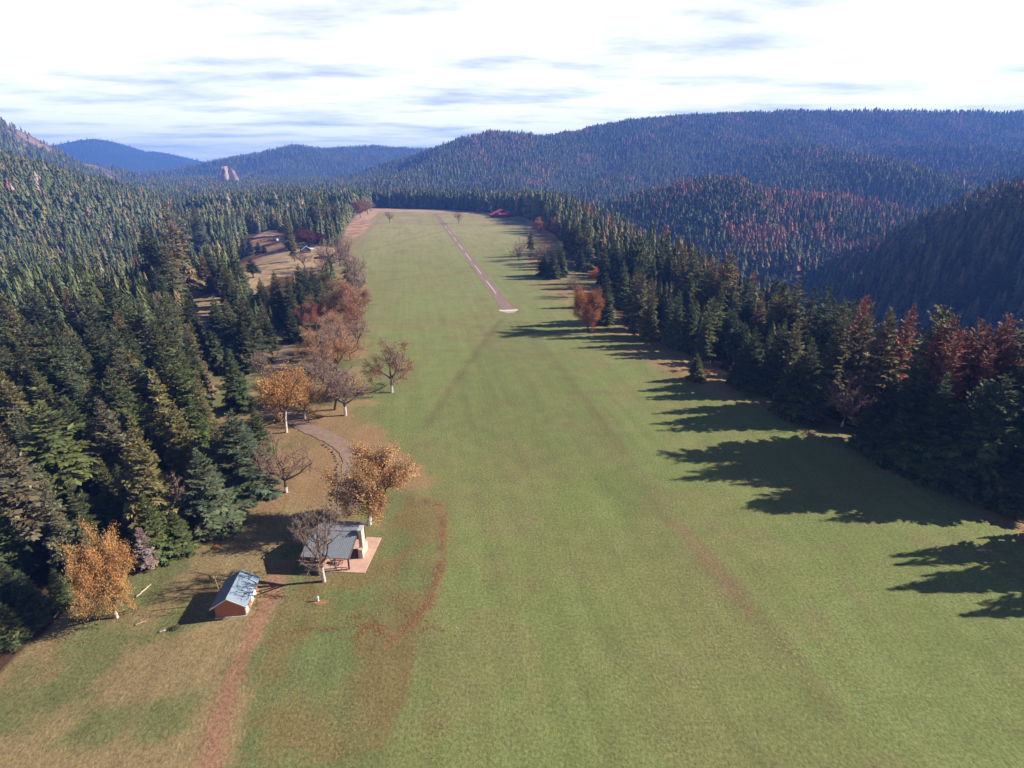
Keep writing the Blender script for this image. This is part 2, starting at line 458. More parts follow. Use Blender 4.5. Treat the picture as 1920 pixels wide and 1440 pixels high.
# bare rock of the cliff and the earth scar below it
n4 = fbm(X / 55, Y / 90, 77, 3)
cp_ = RPTS['cliff']; cq_ = project(cp_[:, 0], cp_[:, 1], cp_[:, 2])[0]; cp_ = cp_[(cq_ > -40) & (cq_ < 215)]
CLIFF = np.vstack([cp_[:, :2] + [-40, 0], (cp_[:, :2] + np.stack([np.interp(np.arange(len(cp_)), [0, len(cp_) * 0.6, len(cp_)], [130, 100, 50]), np.full(len(cp_), -40)], 1))[::-1]])
ROCKV = inside(X + (n4 - 0.5) * 140, Y + (n4 - 0.5) * 140, CLIFF) * sstep(0.30, 0.40, fbm(X / 70, Y / 70, 79, 3))
rock_c = lerp(np.tile([0.20, 0.130, 0.108], (len(V), 1)), [0.11, 0.078, 0.070], sstep(0.4, 0.6, n4))
C[:, :3] = C[:, :3] * (1 - ROCKV[:, None]) + rock_c * ROCKV[:, None]
SCAR = at(55, 314)[:2]
sc_ = np.exp(-(((X - SCAR[0]) / 22) ** 2 + ((Y - SCAR[1]) / 40) ** 2))
C[:, :3] = lerp(C[:, :3], [0.46, 0.22, 0.13], sstep(0.35, 0.6, sc_))

gm = Mat("ground_cover", 0.95, 0.05)
gc, ga = gm.attr()
RUN_A, RUN_B = np.array(flat(953, 581)), np.array(flat(818, 402))
RUN_ANG = math.atan2(RUN_B[1] - RUN_A[1], RUN_B[0] - RUN_A[0])
fine = gm.noise(1.9, 6, 0.72)
clump = gm.noise(0.22, 4, 0.6)
streak = gm.noise(1.0, 3, 0.6, None, (0.014, 0.32, 1), -RUN_ANG)
streak2 = gm.noise(1.0, 2, 0.5, None, (0.004, 0.06, 1), -RUN_ANG)
f = gm.math('MULTIPLY', gm.rng(fine, 0.3, 0.7, 0.60, 1.40), gm.rng(clump, 0.3, 0.7, 0.91, 1.09))
f = gm.math('MULTIPLY', f, gm.rng(streak, 0.3, 0.7, 0.92, 1.08))
f = gm.math('MULTIPLY', f, gm.rng(streak2, 0.35, 0.65, 0.97, 1.03))
c1 = gm.scale(gc, f)
straw = gm.math('MULTIPLY', gm.rng(gm.noise(2.6, 3, 0.6), 0.55, 0.68, 0, 0.7), gm.rng(gm.noise(0.07, 5, 0.65), 0.44, 0.60, 0, 1.2))
straw = gm.math('MULTIPLY', straw, ga)
c1 = gm.mix(straw, c1, (0.33, 0.245, 0.13))
weed = gm.math('MULTIPLY', gm.math('MULTIPLY', gm.rng(gm.noise(0.8, 4, 0.7), 0.64, 0.72, 0, 0.55), gm.rng(gm.noise(0.05, 4, 0.6), 0.5, 0.62, 0, 1)), ga)
c1 = gm.mix(weed, c1, (0.10, 0.058, 0.032))
gm.base(c1)
gm.bump(gm.noise(2.2, 5, 0.7), 0.9, 0.18)
ground = obj("ground", mesh_from("ground", V, [F], [gm.m], C, smooth=True), kind="structure")

# ------------------------------------------------------------------ runway and driveway
class MB:
    def __init__(s): s.v, s.f = [], []
    def poly(s, pts):
        b = len(s.v); s.v += [tuple(map(float, p)) for p in pts]; s.f.append(tuple(range(b, b + len(pts)))); return s
    def box(s, x0, x1, y0, y1, z0, z1):
        b = len(s.v)
        s.v += [(x, y, z) for z in (z0, z1) for y in (y0, y1) for x in (x0, x1)]
        for q in ((0, 2, 3, 1), (4, 5, 7, 6), (0, 1, 5, 4), (2, 6, 7, 3), (0, 4, 6, 2), (1, 3, 7, 5)): s.f.append(tuple(b + i for i in q))
        return s
    def solid(s, ring, off):
        """ring of points extruded by the vector OFF"""
        b = len(s.v); n = len(ring)
        s.v += [tuple(map(float, p)) for p in ring] + [tuple(float(p[i] + off[i]) for i in range(3)) for p in ring]
        s.f.append(tuple(b + i for i in range(n))[::-1]); s.f.append(tuple(b + n + i for i in range(n)))
        for i in range(n): j = (i + 1) % n; s.f.append((b + i, b + j, b + n + j, b + n + i))
        return s
    def tube(s, p0, p1, r0, r1, n=8):
        b = len(s.v); p0, p1 = Vector(p0), Vector(p1)
        d = (p1 - p0).normalized(); u = d.orthogonal().normalized(); w = d.cross(u)
        for p, r in ((p0, r0), (p1, r1)):
            for i in range(n):
                a = 2 * math.pi * i / n; s.v.append(tuple(p + (u * math.cos(a) + w * math.sin(a)) * r))
        for i in range(n): j = (i + 1) % n; s.f.append((b + i, b + j, b + n + j, b + n + i))
        s.f.append(tuple(b + i for i in range(n))[::-1]); s.f.append(tuple(b + n + i for i in range(n)))
        return s
    def mesh(s, name, mat, bevel=0.0):
        me = bpy.data.meshes.new(name); me.from_pydata(s.v, [], s.f); me.update()
        me.materials.append(mat); return me
    def build(s, name, mat, parent=None, **props): return obj(name, s.mesh(name, mat), parent, **props)

ud = (RUN_B - RUN_A) / np.linalg.norm(RUN_B - RUN_A); up_ = np.array([-ud[1], ud[0]])
RLEN = np.linalg.norm(RUN_B - RUN_A)
rm = Mat("runway_asphalt", 0.9, 0.1)
rn = rm.noise(0.35, 5, 0.65); rs = rm.noise(1.0, 3, 0.6, None, (0.02, 1.2, 1), -RUN_ANG)
rc = rm.scale((0.225, 0.152, 0.128), rm.math('MULTIPLY', rm.rng(rn, 0.3, 0.7, 0.8, 1.2), rm.rng(rs, 0.3, 0.7, 0.8, 1.2)))
rm.base(rc)
def rpt(t, w, z): p = RUN_A + ud * t + up_ * w; return (p[0], p[1], z)
b = MB(); nseg = 60
wr = np.random.default_rng(4)
lw = 3.1 + wr.uniform(-0.25, 0.25, nseg + 1); rw = 3.1 + wr.uniform(-0.25, 0.25, nseg + 1)
for i in range(nseg):
    t0, t1 = RLEN * i / nseg, RLEN * (i + 1) / nseg
    b.poly([rpt(t0, -rw[i], 0.06), rpt(t1, -rw[i + 1], 0.06), rpt(t1, lw[i + 1], 0.06), rpt(t0, lw[i], 0.06)][::1])
b.build("runway", rm.m, kind="structure")
M_PAINT = mottled("worn_white_paint", (0.70, 0.62, 0.58), 1.5, 0.7, 1.15)
b = MB(); t = 42.0; k = 0
while t + 40 < RLEN * 0.72:
    b.poly([rpt(t, -0.2, 0.10), rpt(t + 41, -0.2, 0.10), rpt(t + 41, 0.2, 0.10), rpt(t, 0.2, 0.10)]); t += 66
b.build("runway_marking", M_PAINT, kind="structure")
# concrete threshold pad with its painted bar
M_PAD = mottled("threshold_concrete", (0.42, 0.33, 0.26), 0.8)
MB().poly([rpt(-6.5, -1.8, 0.05), rpt(-1.5, -4.6, 0.05), rpt(1.5, -4.6, 0.05), rpt(1.5, 4.6, 0.05), rpt(-1.5, 4.6, 0.05), rpt(-6.5, 1.8, 0.05)]).build("runway_threshold_surface", M_PAD, kind="structure")
MB().poly([rpt(-2.6, -4.6, 0.13), rpt(-0.4, -4.9, 0.13), rpt(-0.4, 4.9, 0.13), rpt(-2.6, 4.6, 0.13)]).build("runway_threshold_marking", M_PAINT, kind="structure")

def ribbon(P, w, lift, step=1.0):
    seg = np.hypot(*np.diff(P, axis=0).T); s = np.concatenate([[0], np.cumsum(seg)])
    q = np.arange(0, s[-1], step)
    # smooth the polyline a little
    px, py = np.interp(q, s, P[:, 0]), np.interp(q, s, P[:, 1])
    kx = np.ones(9) / 9
    px = np.convolve(np.pad(px, 4, 'edge'), kx, 'valid'); py = np.convolve(np.pad(py, 4, 'edge'), kx, 'valid')
    tx, ty = np.gradient(px), np.gradient(py); l = np.hypot(tx, ty); nxv, nyv = -ty / l, tx / l
    cols = 5
    vs = []
    for i, o in enumerate(np.linspace(-w / 2, w / 2, cols)):
        jit = (np.random.default_rng(i).uniform(-0.25, 0.25, len(q)) if i in (0, cols - 1) else 0)
        x_, y_ = px + nxv * (o + jit), py + nyv * (o + jit)
        vs.append(np.stack([x_, y_, height(x_, y_) + lift], 1))
    vs = np.stack(vs, 1).reshape(-1, 3)
    n = len(q); a = (np.arange(n - 1)[:, None] * cols + np.arange(cols - 1)[None]).ravel()
    return vs, np.stack([a, a + 1, a + cols + 1, a + cols], 1)
dm = Mat("gravel_drive", 0.95, 0.05)
dm.base(dm.scale((0.235, 0.160, 0.120), dm.math('MULTIPLY', dm.rng(dm.noise(0.5, 5, 0.6), 0.3, 0.7, 0.85, 1.15), dm.rng(dm.noise(3, 3, 0.6), 0.3, 0.7, 0.85, 1.15))))
v_, f_ = ribbon(DRIVE, 4.6, 0.10)
obj("driveway", mesh_from("driveway", v_, [f_], [dm.m]), kind="structure")

# ------------------------------------------------------------------ tree prototypes (unit height, scaled when placed)
def tubes(segs, cols):
    """segs: list of (p0, p1, r0, r1, sides)"""
    vs, fs, cs = [], [], []
    nb = 0
    for (p0, p1, r0, r1, n), c in zip(segs, cols):
        p0, p1 = np.asarray(p0, float), np.asarray(p1, float)
        d = p1 - p0; d = d / (np.linalg.norm(d) + 1e-9)
        u = np.cross(d, [0, 0, 1.0]); 
        if np.linalg.norm(u) < 1e-3: u = np.array([1.0, 0, 0])
        u /= np.linalg.norm(u); w = np.cross(d, u)
        a = 2 * np.pi * np.arange(n) / n
        ring = np.cos(a)[:, None] * u + np.sin(a)[:, None] * w
        vs += [p0 + ring * r0, p1 + ring * r1]
        i = np.arange(n); j = (i + 1) % n
        fs.append(np.stack([nb + i, nb + j, nb + n + j, nb + n + i], 1))
        cs += [np.tile(c[0], (n, 1)), np.tile(c[1], (n, 1))]
        nb += 2 * n
    return np.concatenate(vs), np.concatenate(fs), np.concatenate(cs)

def conifer_proto(seed, crown_from=0.04, radius=0.17, whorls=30, power=0.85, dens=1.0, droop=0.25, dead=False, ragged=0.25, barkc=(0.105, 0.070, 0.050)):
    g = np.random.default_rng(seed)
    verts, tint = [], []
    bv, bt = [], []                                      # bare branch sticks
    zs = crown_from + (1 - crown_from) * (np.linspace(0, 1, whorls) ** 0.92) * 0.985
    gap = g.uniform(0, 2 * np.pi)
    for z in zs:
        q = (z - crown_from) / (1 - crown_from)
        rr = radius * ((1 - q) ** power) * (0.55 + 0.45 * min(1, q / 0.12 + 0.35)) + 0.008
        nb = max(4, int((5 + 5 * (1 - q)) * dens))
        a0 = g.uniform(0, 2 * np.pi)
        for k in range(nb):
            a = a0 + 2 * np.pi * k / nb + g.normal(0, 0.18)
            L = rr * g.uniform(1 - ragged * 1.6, 1 + ragged)
            if g.random() < 0.06: L *= 0.4
            zz = z + g.normal(0, 0.019)
            pitch = 0.75 * q + 0.05 + g.normal(0, 0.12)
            dr_ = droop * (1 - q) + g.normal(0, 0.08)
            ca, sa = math.cos(a), math.sin(a)
            def pt(t, side):
                r = L * t
                return np.array([r * ca - side * sa, r * sa + side * ca, zz + L * (t * math.tan(pitch) - dr_ * t * t * 1.6)])
            br = g.uniform(0.72, 1.28); hue = g.normal(0, 0.07)
            ns = max(4, int(5 + 9 * L / 0.17))
            if dead: ns = max(2, ns - 1)
            bv.append((pt(0, 0), pt(0.9, 0)))
            for i in range(ns):
                t = 0.22 + 0.72 * (i + g.uniform(0.2, 0.8)) / ns
                wid = L * (0.52 - 0.38 * t) + 0.006
                for sgn in (-1, 1):
                    if dead and g.random() < 0.12: continue
                    p = pt(t, 0)
                    e = pt(min(1.1, t + 0.30 * (wid / L) + 0.10), sgn * wid * g.uniform(0.65, 1.1)); e[2] += g.normal(-0.12, 0.30) * wid
                    mid = (p + e) / 2
                    ax = e - p
                    sd_ = np.array([-sa, ca, 0]) * sgn * 0.0 + np.cross(ax, [g.normal(0, .35), g.normal(0, .35), 1.0])
                    sd_ = sd_ / (np.linalg.norm(sd_) + 1e-9) * np.linalg.norm(ax) * g.uniform(0.15, 0.26)
                    verts.append([p, mid + sd_, e, mid - sd_])
                    b_ = br * g.uniform(0.8, 1.2)
                    tint.append([b_ * (1 + hue), b_, b_ * (1 - hue)])
            p, e = pt(0.82, 0), pt(1.1, 0)
            sd_ = np.array([-sa, ca, 0]) * L * 0.10
            verts.append([p, (p + e) / 2 + sd_, e, (p + e) / 2 - sd_]); tint.append([br * 1.1] * 3)
    # leader
    for k in range(4):
        a = k * np.pi / 2
        d = np.array([math.cos(a), math.sin(a), 0]) * 0.008
        verts.append([np.array([0, 0, 0.955]) - d, np.array([0, 0, 0.97]) + d * 1.4, np.array([0, 0, 1.0]), np.array([0, 0, 0.97]) - d]); tint.append([1.05] * 3)
    vq = np.array(verts).reshape(-1, 3)
    nf = len(verts)
    fq = np.arange(nf * 4).reshape(-1, 4)
    tc = np.repeat(np.array(tint), 4, 0)
    crown = mesh_from("fir_crown", vq, [fq], [M_NEEDLE], tc)
    segs, cols = [], []
    rad = 0.0125
    hs = [0, 0.03, 0.2, 0.45, 0.7, 0.97]
    rs_ = [rad * 1.5, rad * 1.1, rad * 0.95, rad * 0.7, rad * 0.42, rad * 0.08]
    for i in range(5): segs.append(((0, 0, hs[i]), (0, 0, hs[i + 1]), rs_[i], rs_[i + 1], 7)); cols.append((barkc, barkc))
    for p0, p1 in bv[::2 if not dead else 1]:
        segs.append((p0, p1, 0.0022, 0.0008, 3)); cols.append((barkc, barkc))
    v, f, c = tubes(segs, cols)
    trunk = mesh_from("fir_trunk", v, [f], [M_BARK], c)
    return trunk, crown

PROTO = {
 'full':   [conifer_proto(s, 0.02, 0.205, 40, 0.80, 1.1, 0.22) for s in (1, 2, 3)],
 'fir':    [conifer_proto(s, 0.07, 0.150, 42, 0.72, 1.05, 0.28) for s in (11, 12, 13)],
 'slim':   [conifer_proto(s, 0.06, 0.105, 34, 0.62, 1.0, 0.32, ragged=0.35) for s in (21, 22)],
 'high':   [conifer_proto(s, 0.36, 0.140, 30, 0.60, 1.0, 0.30, ragged=0.38) for s in (31, 32, 33)],
 'sparse': [conifer_proto(s, 0.18, 0.125, 24, 0.65, 0.75, 0.34, ragged=0.42) for s in (41, 42)],
 'dead':   [conifer_proto(s, 0.16, 0.120, 34, 0.62, 1.25, 0.14, dead=True, ragged=0.4) for s in (51, 52)],
}

def broadleaf_proto(seed, th=0.24, spread=0.46, limbs=6, leaves=3500, leaf=0.020, twigs=1, pale=0.16, clump=1.0, round_top=1.0, up=0.0):
    g = np.random.default_rng(seed)
    segs, cols, ends = [], [], []
    dark, pale_c = np.array([0.105, 0.070, 0.052]), np.array([0.50, 0.43, 0.385])
    def colz(p, lv): 
        return pale_c if (lv == 0 and p[2] < pale) else dark * (1.0 if lv < 2 else 1.25)
    def branch(p, d, L, r, lv):
        n = (4, 4, 3, 2)[lv]
        pts = [p]
        for i in range(n):
            d = d + g.normal(0, (0.07, 0.17, 0.24, 0.3)[lv], 3)
            d[2] += (0.0, 0.06, 0.05, 0.02)[lv]
            d = d / np.linalg.norm(d)
            q = pts[-1] + d * L / n
            r1 = r * (1 - 0.55 * (i + 1) / n) if lv else r * (1 - 0.3 * (i + 1) / n)
            segs.append((pts[-1], q, r * (1 - 0.55 * i / n) if lv else r * (1 - 0.3 * i / n), r1, (7, 5, 4, 3)[lv])); cols.append((colz(pts[-1], lv), colz(pts[-1], lv)))
            pts.append(q)
        if lv >= 2: ends.append((pts[-1], d))
        if lv >= 3: ends.append((pts[1], d)); return pts, d
        return pts, d
    def inside_crown(p):
        c = np.array([0, 0, 0.60]); e = (p - c) / np.array([spread, spread, 0.40]); return np.dot(e, e) < 1.05
    tp, td = branch(np.zeros(3), np.array([g.normal(0, 0.06), g.normal(0, 0.06), 1.0]), th, 0.026, 0)
    a0 = g.uniform(0, 6.28)
    lim = []
    for k in range(limbs):
        a = a0 + 2 * np.pi * k / limbs + g.normal(0, 0.25)
        inc = g.uniform(0.55, 1.15) - up
        d = np.array([math.sin(inc) * math.cos(a), math.sin(inc) * math.sin(a), math.cos(inc)])
        s = tp[-1] if k % 2 == 0 else tp[-2] + (tp[-1] - tp[-2]) * g.uniform(0.2, 0.9)
        lim.append((s, d, g.uniform(0.36, 0.48), 0.0135))
    lim.append((tp[-1], np.array([g.normal(0, .12), g.normal(0, .12), 1.0]), 0.50, 0.016))
    for s, d, L, r in lim:
        p1, _ = branch(s, d / np.linalg.norm(d), L, r, 1)
        for j in range(6):
            t = g.uniform(0.25, 1.0) if j < 5 else 1.0
            x = t * (len(p1) - 1); i0 = min(int(x), len(p1) - 2); s2 = p1[i0] + (p1[i0 + 1] - p1[i0]) * (x - i0)
            ax = p1[i0 + 1] - p1[i0]; ax /= np.linalg.norm(ax)
            d2 = ax + g.normal(0, 0.75, 3); d2[2] += 0.15; d2 /= np.linalg.norm(d2)
            if not inside_crown(s2 + d2 * 0.18): d2 = d2 - 0.9 * (s2 - np.array([0, 0, .6])); d2 /= np.linalg.norm(d2)
            p2, _ = branch(s2, d2, g.uniform(0.17, 0.27), 0.0062, 2)
            for m in range(4):
                t = g.uniform(0.3, 1.0)
                x = t * (len(p2) - 1); i0 = min(int(x), len(p2) - 2); s3 = p2[i0] + (p2[i0 + 1] - p2[i0]) * (x - i0)
                d3 = (p2[i0 + 1] - p2[i0]); d3 = d3 / np.linalg.norm(d3) + g.normal(0, 0.7, 3); d3 /= np.linalg.norm(d3)
                branch(s3, d3, g.uniform(0.08, 0.14), 0.0030, 3)
    v, f, c = tubes(segs, cols)
    E = np.array([e[0] for e in ends]); D = np.array([e[1] for e in ends])
    # normalise height to 1
    top = max(v[:, 2].max(), E[:, 2].max()) + 0.02
    v, E = v / top, E / top
    c2 = np.where(c[:, :1] > 0.4, dark[None], c)
    trunk = (mesh_from("trunk", v, [f], [M_BARK], c), mesh_from("trunk", v, [f], [M_BARK], c2))
    # twigs: slender blades fanning from the ends of the branches
    k = 13 * twigs
    b0 = np.repeat(E, k, 0); dd = np.repeat(D, k, 0) * 0.7 + g.normal(0, 0.6, (len(E) * k, 3)); dd /= np.linalg.norm(dd, axis=1)[:, None]
    ln = g.uniform(0.03, 0.085, len(b0))[:, None]
    sd_ = np.cross(dd, g.normal(0, 1, dd.shape)); sd_ /= np.linalg.norm(sd_, axis=1)[:, None]
    tv = np.stack([b0 - sd_ * 0.0012, b0 + sd_ * 0.0012, b0 + dd * ln], 1).reshape(-1, 3)
    tf = np.arange(len(tv)).reshape(-1, 3)
    tcol = np.repeat(g.uniform(0.7, 1.3, (len(b0), 1)) * np.ones((1, 3)), 3, 0)
    if leaves == 0:
        crown = mesh_from("crown", tv, [tf], [M_TWIG], tcol)
    else:
        pick = g.choice(len(E), max(8, int(len(E) * clump)), replace=False)
        ci = pick[g.integers(0, len(pick), leaves)]
        ctr = E[ci] + g.normal(0, 0.042, (leaves, 3)) 
        a = g.normal(0, 1, (leaves, 3)); a /= np.linalg.norm(a, axis=1)[:, None]
        bb = np.cross(a, g.normal(0, 1, (leaves, 3))); bb /= np.linalg.norm(bb, axis=1)[:, None]
        s1 = (leaf * g.uniform(0.55, 1.25, leaves))[:, None]
        lv = np.stack([ctr - a * s1, ctr + bb * s1 * 0.6, ctr + a * s1, ctr - bb * s1 * 0.6], 1).reshape(-1, 3)
        shade = vnoise(E[:, 0] * 7 + 50, E[:, 2] * 7 + E[:, 1] * 5 + 50, seed)[ci]
        br = (0.70 + 0.6 * shade + g.normal(0, 0.13, leaves)).clip(0.4, 1.6)
        gr = (1 + 0.30 * (vnoise(E[:, 1] * 5 + 9, E[:, 2] * 6 + 9, seed + 3)[ci] - 0.5) + g.normal(0, 0.08, leaves))
        lc = np.repeat(np.stack([br, br * gr, br * gr * 0.9], 1), 4, 0)
        lf = np.arange(len(lv)).reshape(-1, 4)
        crown = mesh_from("crown", np.vstack([tv, lv]), [tf, lf + len(tv)], [M_TWIG, M_LEAF], np.vstack([tcol, lc]), np.concatenate([np.zeros(len(tf)), np.ones(len(lf))]))
    wid = np.percentile(np.hypot(E[:, 0], E[:, 1]), 96) * 2
    return trunk, crown, wid

BPROTO = {
 'orange': [broadleaf_proto(101, 0.15, 0.42, 7, 26000, 0.0115, pale=0.10), broadleaf_proto(102, 0.20, 0.46, 6, 26000, 0.0115, pale=0.06)],
 'maple':  [broadleaf_proto(141, 0.09, 0.30, 9, 30000, 0.0105, pale=0.055, up=0.28)],
 'gold':   [broadleaf_proto(111, 0.34, 0.36, 6, 9000, 0.0110, pale=0.27, clump=0.75)],
 'thin':   [broadleaf_proto(121, 0.22, 0.46, 6, 7500, 0.0105, pale=0.13, clump=0.55), broadleaf_proto(122, 0.26, 0.42, 6, 6500, 0.0105, pale=0.12, clump=0.5)],
 'bare':   [broadleaf_proto(131, 0.24, 0.46, 6, 0, pale=0.17), broadleaf_proto(132, 0.28, 0.40, 6, 0, pale=0.0, up=0.15), broadleaf_proto(133, 0.20, 0.50, 7, 0, pale=0.09)],
}
BPROTO['orange'].append(broadleaf_proto(103, 0.20, 0.48, 6, 26000, 0.0115, pale=0.05, clump=0.9))

TREES = []          # every tree thing: dict(x, y, z, h, w, root) for spacing and labels
def pick_tone(name):
    return {
     'dark': (0.064, 0.078, 0.030), 'green': (0.100, 0.118, 0.040), 'blue': (0.088, 0.106, 0.053), 'olive': (0.152, 0.136, 0.050),
     'grey': (0.135, 0.128, 0.068), 'brown': (0.180, 0.132, 0.058), 'rust': (0.29, 0.110, 0.060), 'deadgrey': (0.30, 0.235, 0.195), 'pinkdead': (0.33, 0.215, 0.165),
    }[name]
prng = np.random.default_rng(2024)
def jit(c, a=0.12):
    c = np.array(c) * prng.uniform(1 - a, 1 + a) * prng.uniform(1 - a * 0.5, 1 + a * 0.5, 3); return tuple(float(x) for x in c)

CONIFERS = []
def put_conifer(x, y, h, kind, tone, wscale=1.0, hand=True, name=None):
    z = hz(x, y)
    CONIFERS.append(dict(x=x, y=y, z=z, h=h, kind=kind, tone=tone, w=wscale, hand=hand))
# (base px, base py, top py, kind, tone, width factor)
HAND = [
 (400, 992, 842, 'full', 'blue', 1.15), (462, 928, 772, 'full', 'blue', 1.25), (492, 862, 764, 'full', 'green', 0.95), (340, 1034, 958, 'full', 'green', 1.25),
 (303, 1012, 786, 'fir', 'olive', 0.95), (362, 925, 754, 'fir', 'olive', 1.1), (388, 893, 748, 'full', 'green', 0.9), (233, 926, 746, 'fir', 'grey', 1.15),
 (140, 958, 758, 'high', 'green', 1.45), (45, 760, 650, 'fir', 'olive', 1.1), (85, 790, 668, 'fir', 'blue', 1.1), (112, 775, 636, 'fir', 'brown', 1.2),
 (176, 812, 724, 'fir', 'green', 1.1), (262, 780, 655, 'high', 'olive', 1.3), (322, 740, 600, 'fir', 'green', 1.25), (306, 818, 714, 'fir', 'blue', 1.1),
 (22, 880, 768, 'fir', 'green', 1.2), (226, 1018, 912, 'full', 'green', 1.2), (190, 1018, 925, 'full', 'green', 1.0), (128, 1040, 945, 'full', 'blue', 0.9),
 (121, 1136, 1066, 'full', 'green', 1.0), (36, 1160, 1054, 'full', 'blue', 1.15), (68, 1165, 1070, 'full', 'blue', 1.0), (18, 1205, 1125, 'full', 'green', 1.3), (62, 1175, 1106, 'full', 'blue', 1.0),
 (300, 1048, 925, 'full', 'green', 0.85), (74, 1054, 832, 'high', 'grey', 1.2), (40, 1020, 850, 'high', 'brown', 1.1), (10, 1010, 800, 'fir', 'olive', 1.1),
 (345, 565, 380, 'sparse', 'brown', 1.1), (357, 525, 388, 'sparse', 'grey', 1.1), (301, 565, 422, 'fir', 'dark', 1.2), (332, 598, 458, 'fir', 'grey', 1.25), (338, 575, 464, 'fir', 'brown', 1.05),
 (385, 505, 386, 'fir', 'grey', 1.1), (391, 549, 474, 'fir', 'brown', 1.1), (426, 552, 480, 'full', 'green', 1.05), (452, 546, 484, 'full', 'green', 1.0), (354, 579, 522, 'full', 'green', 0.85),
 (475, 521, 486, 'high', 'dark', 2.1), (416, 642, 554, 'full', 'green', 0.95), (441, 662, 560, 'full', 'grey', 0.95), (474, 686, 556, 'full', 'dark', 1.0), (456, 602, 532, 'full', 'green', 1.0), (481, 602, 540, 'full', 'green', 0.95),
 (346, 706, 550, 'fir', 'olive', 1.2), (374, 692, 602, 'fir', 'olive', 1.0), (318, 655, 548, 'dead', 'pinkdead', 1.1),
 (497, 592, 522, 'full', 'dark', 1.0), (528, 614, 509, 'fir', 'dark', 1.15), (551, 614, 518, 'fir', 'dark', 1.0), (570, 584, 496, 'fir', 'green', 1.1), (581, 588, 504, 'fir', 'dark', 1.15), (594, 582, 501, 'full', 'blue', 0.9), (611, 562, 502, 'full', 'green', 0.95),
 (622, 534, 476, 'fir', 'blue', 1.0), (656, 548, 484, 'sparse', 'dark', 1.5), (550, 640, 576, 'full', 'dark', 1.05), (508, 657, 590, 'full', 'dark', 0.95), (500, 600, 534, 'full', 'dark', 1.0),
 (449, 770, 655, 'fir', 'dark', 1.15), (412, 703, 622, 'high', 'dark', 1.15), (470, 694, 606, 'full', 'dark', 1.1), (378, 776, 638, 'fir', 'dark', 0.95),
 (462, 690, 600, 'full', 'dark', 1.0), (615, 440, 372, 'high', 'grey', 1.0), (603, 448, 358, 'sparse', 'grey', 1.2), (590, 440, 372, 'high', 'grey', 1.1), (632, 442, 375, 'high', 'grey', 1.1), (545, 470, 410, 'fir', 'olive', 1.1), (553, 490, 437, 'sparse', 'olive', 1.2),
 (486, 476, 452, 'full', 'dark', 1.3), (470, 478, 446, 'full', 'dark', 1.1), (459, 480, 440, 'fir', 'dark', 1.1), (496, 474, 458, 'full', 'dark', 1.4),
 # right of the runway
 (1020, 517, 472, 'full', 'dark', 1.3), (1036, 522, 471, 'full', 'dark', 1.2), (1051, 518, 461, 'full', 'green', 1.0), (1100, 506, 424, 'fir', 'olive', 1.15), (1090, 508, 470, 'full', 'blue', 1.0), (1063, 470, 421, 'fir', 'olive', 1.1), (1130, 535, 454, 'fir', 'dark', 1.0),
 (995, 481, 432, 'high', 'grey', 1.0), (1133, 608, 511, 'fir', 'dark', 1.05), (1165, 578, 489, 'fir', 'blue', 1.0), (1188, 604, 503, 'fir', 'olive', 1.1), (1196, 622, 503, 'fir', 'grey', 0.95), (1214, 634, 524, 'fir', 'olive', 0.9), (1217, 637, 566, 'full', 'green', 0.8),
 (1250, 643, 551, 'fir', 'blue', 0.95), (1263, 652, 545, 'fir', 'blue', 0.95), (1289, 658, 557, 'fir', 'dark', 1.0), (1318, 674, 576, 'fir', 'green', 1.05), (1303, 713, 663, 'full', 'green', 1.2),
 (1401, 728, 614, 'full', 'dark', 1.05), (1388, 722, 640, 'full', 'dark', 1.1), (1496, 784, 636, 'full', 'dark', 1.0), (1478, 778, 668, 'full', 'dark', 1.0), (1440, 740, 610, 'fir', 'dark', 1.0), (1470, 745, 600, 'fir', 'olive', 1.0), (1545, 770, 588, 'fir', 'olive', 0.95), (1590, 770, 572, 'fir', 'olive', 0.95),
 (1620, 800, 580, 'fir', 'brown', 0.95), (1682, 870, 672, 'full', 'dark', 0.95), (1640, 850, 700, 'full', 'dark', 1.0), (1725, 890, 702, 'full', 'dark', 0.9), (1782, 910, 712, 'full', 'dark', 0.8), (1700, 840, 580, 'high', 'olive', 1.0),
 (1842, 880, 612, 'high', 'olive', 1.1), (1880, 900, 636, 'high', 'olive', 1.1), (1912, 930, 652, 'high', 'dark', 1.1), (1850, 930, 740, 'full', 'dark', 0.9), (1815, 930, 706, 'high', 'dark', 1.1), (1900, 960, 760, 'full', 'dark', 0.9), (1800, 925, 780, 'full', 'dark', 0.9),
]
for bx, by, ty, kind, tone, wf in HAND:
    p = at(bx, by); h = max(4.0, tall(p, ty))
    put_conifer(p[0], p[1], h, kind, tone, wf)
DEAD_HAND = [(1720, 850, 593, 'dead', 'rust', 1.0), (1764, 870, 606, 'dead', 'rust', 0.95), (1780, 860, 616, 'dead', 'rust', 0.9), (1808, 868, 596, 'dead', 'rust', 1.05), (1822, 880, 640, 'dead', 'rust', 0.9), (1745, 850, 625, 'dead', 'rust', 0.9), (1656, 800, 576, 'dead', 'rust', 1.0),
 (1790, 885, 650, 'dead', 'rust', 0.9), (1700, 845, 640, 'dead', 'rust', 0.9), (280, 1068, 990, 'dead', 'deadgrey', 1.5), (300, 725, 610, 'dead', 'deadgrey', 1.35),
 (1268, 560, 462, 'dead', 'rust', 1.0), (1285, 560, 468, 'dead', 'rust', 1.0), (1310, 575, 482, 'dead', 'rust', 1.0), (1322, 580, 485, 'dead', 'rust', 1.0), (1340, 590, 495, 'dead', 'rust', 1.0), (1352, 600, 505, 'dead', 'rust', 1.0), (1240, 520, 425, 'dead', 'rust', 1.0)]
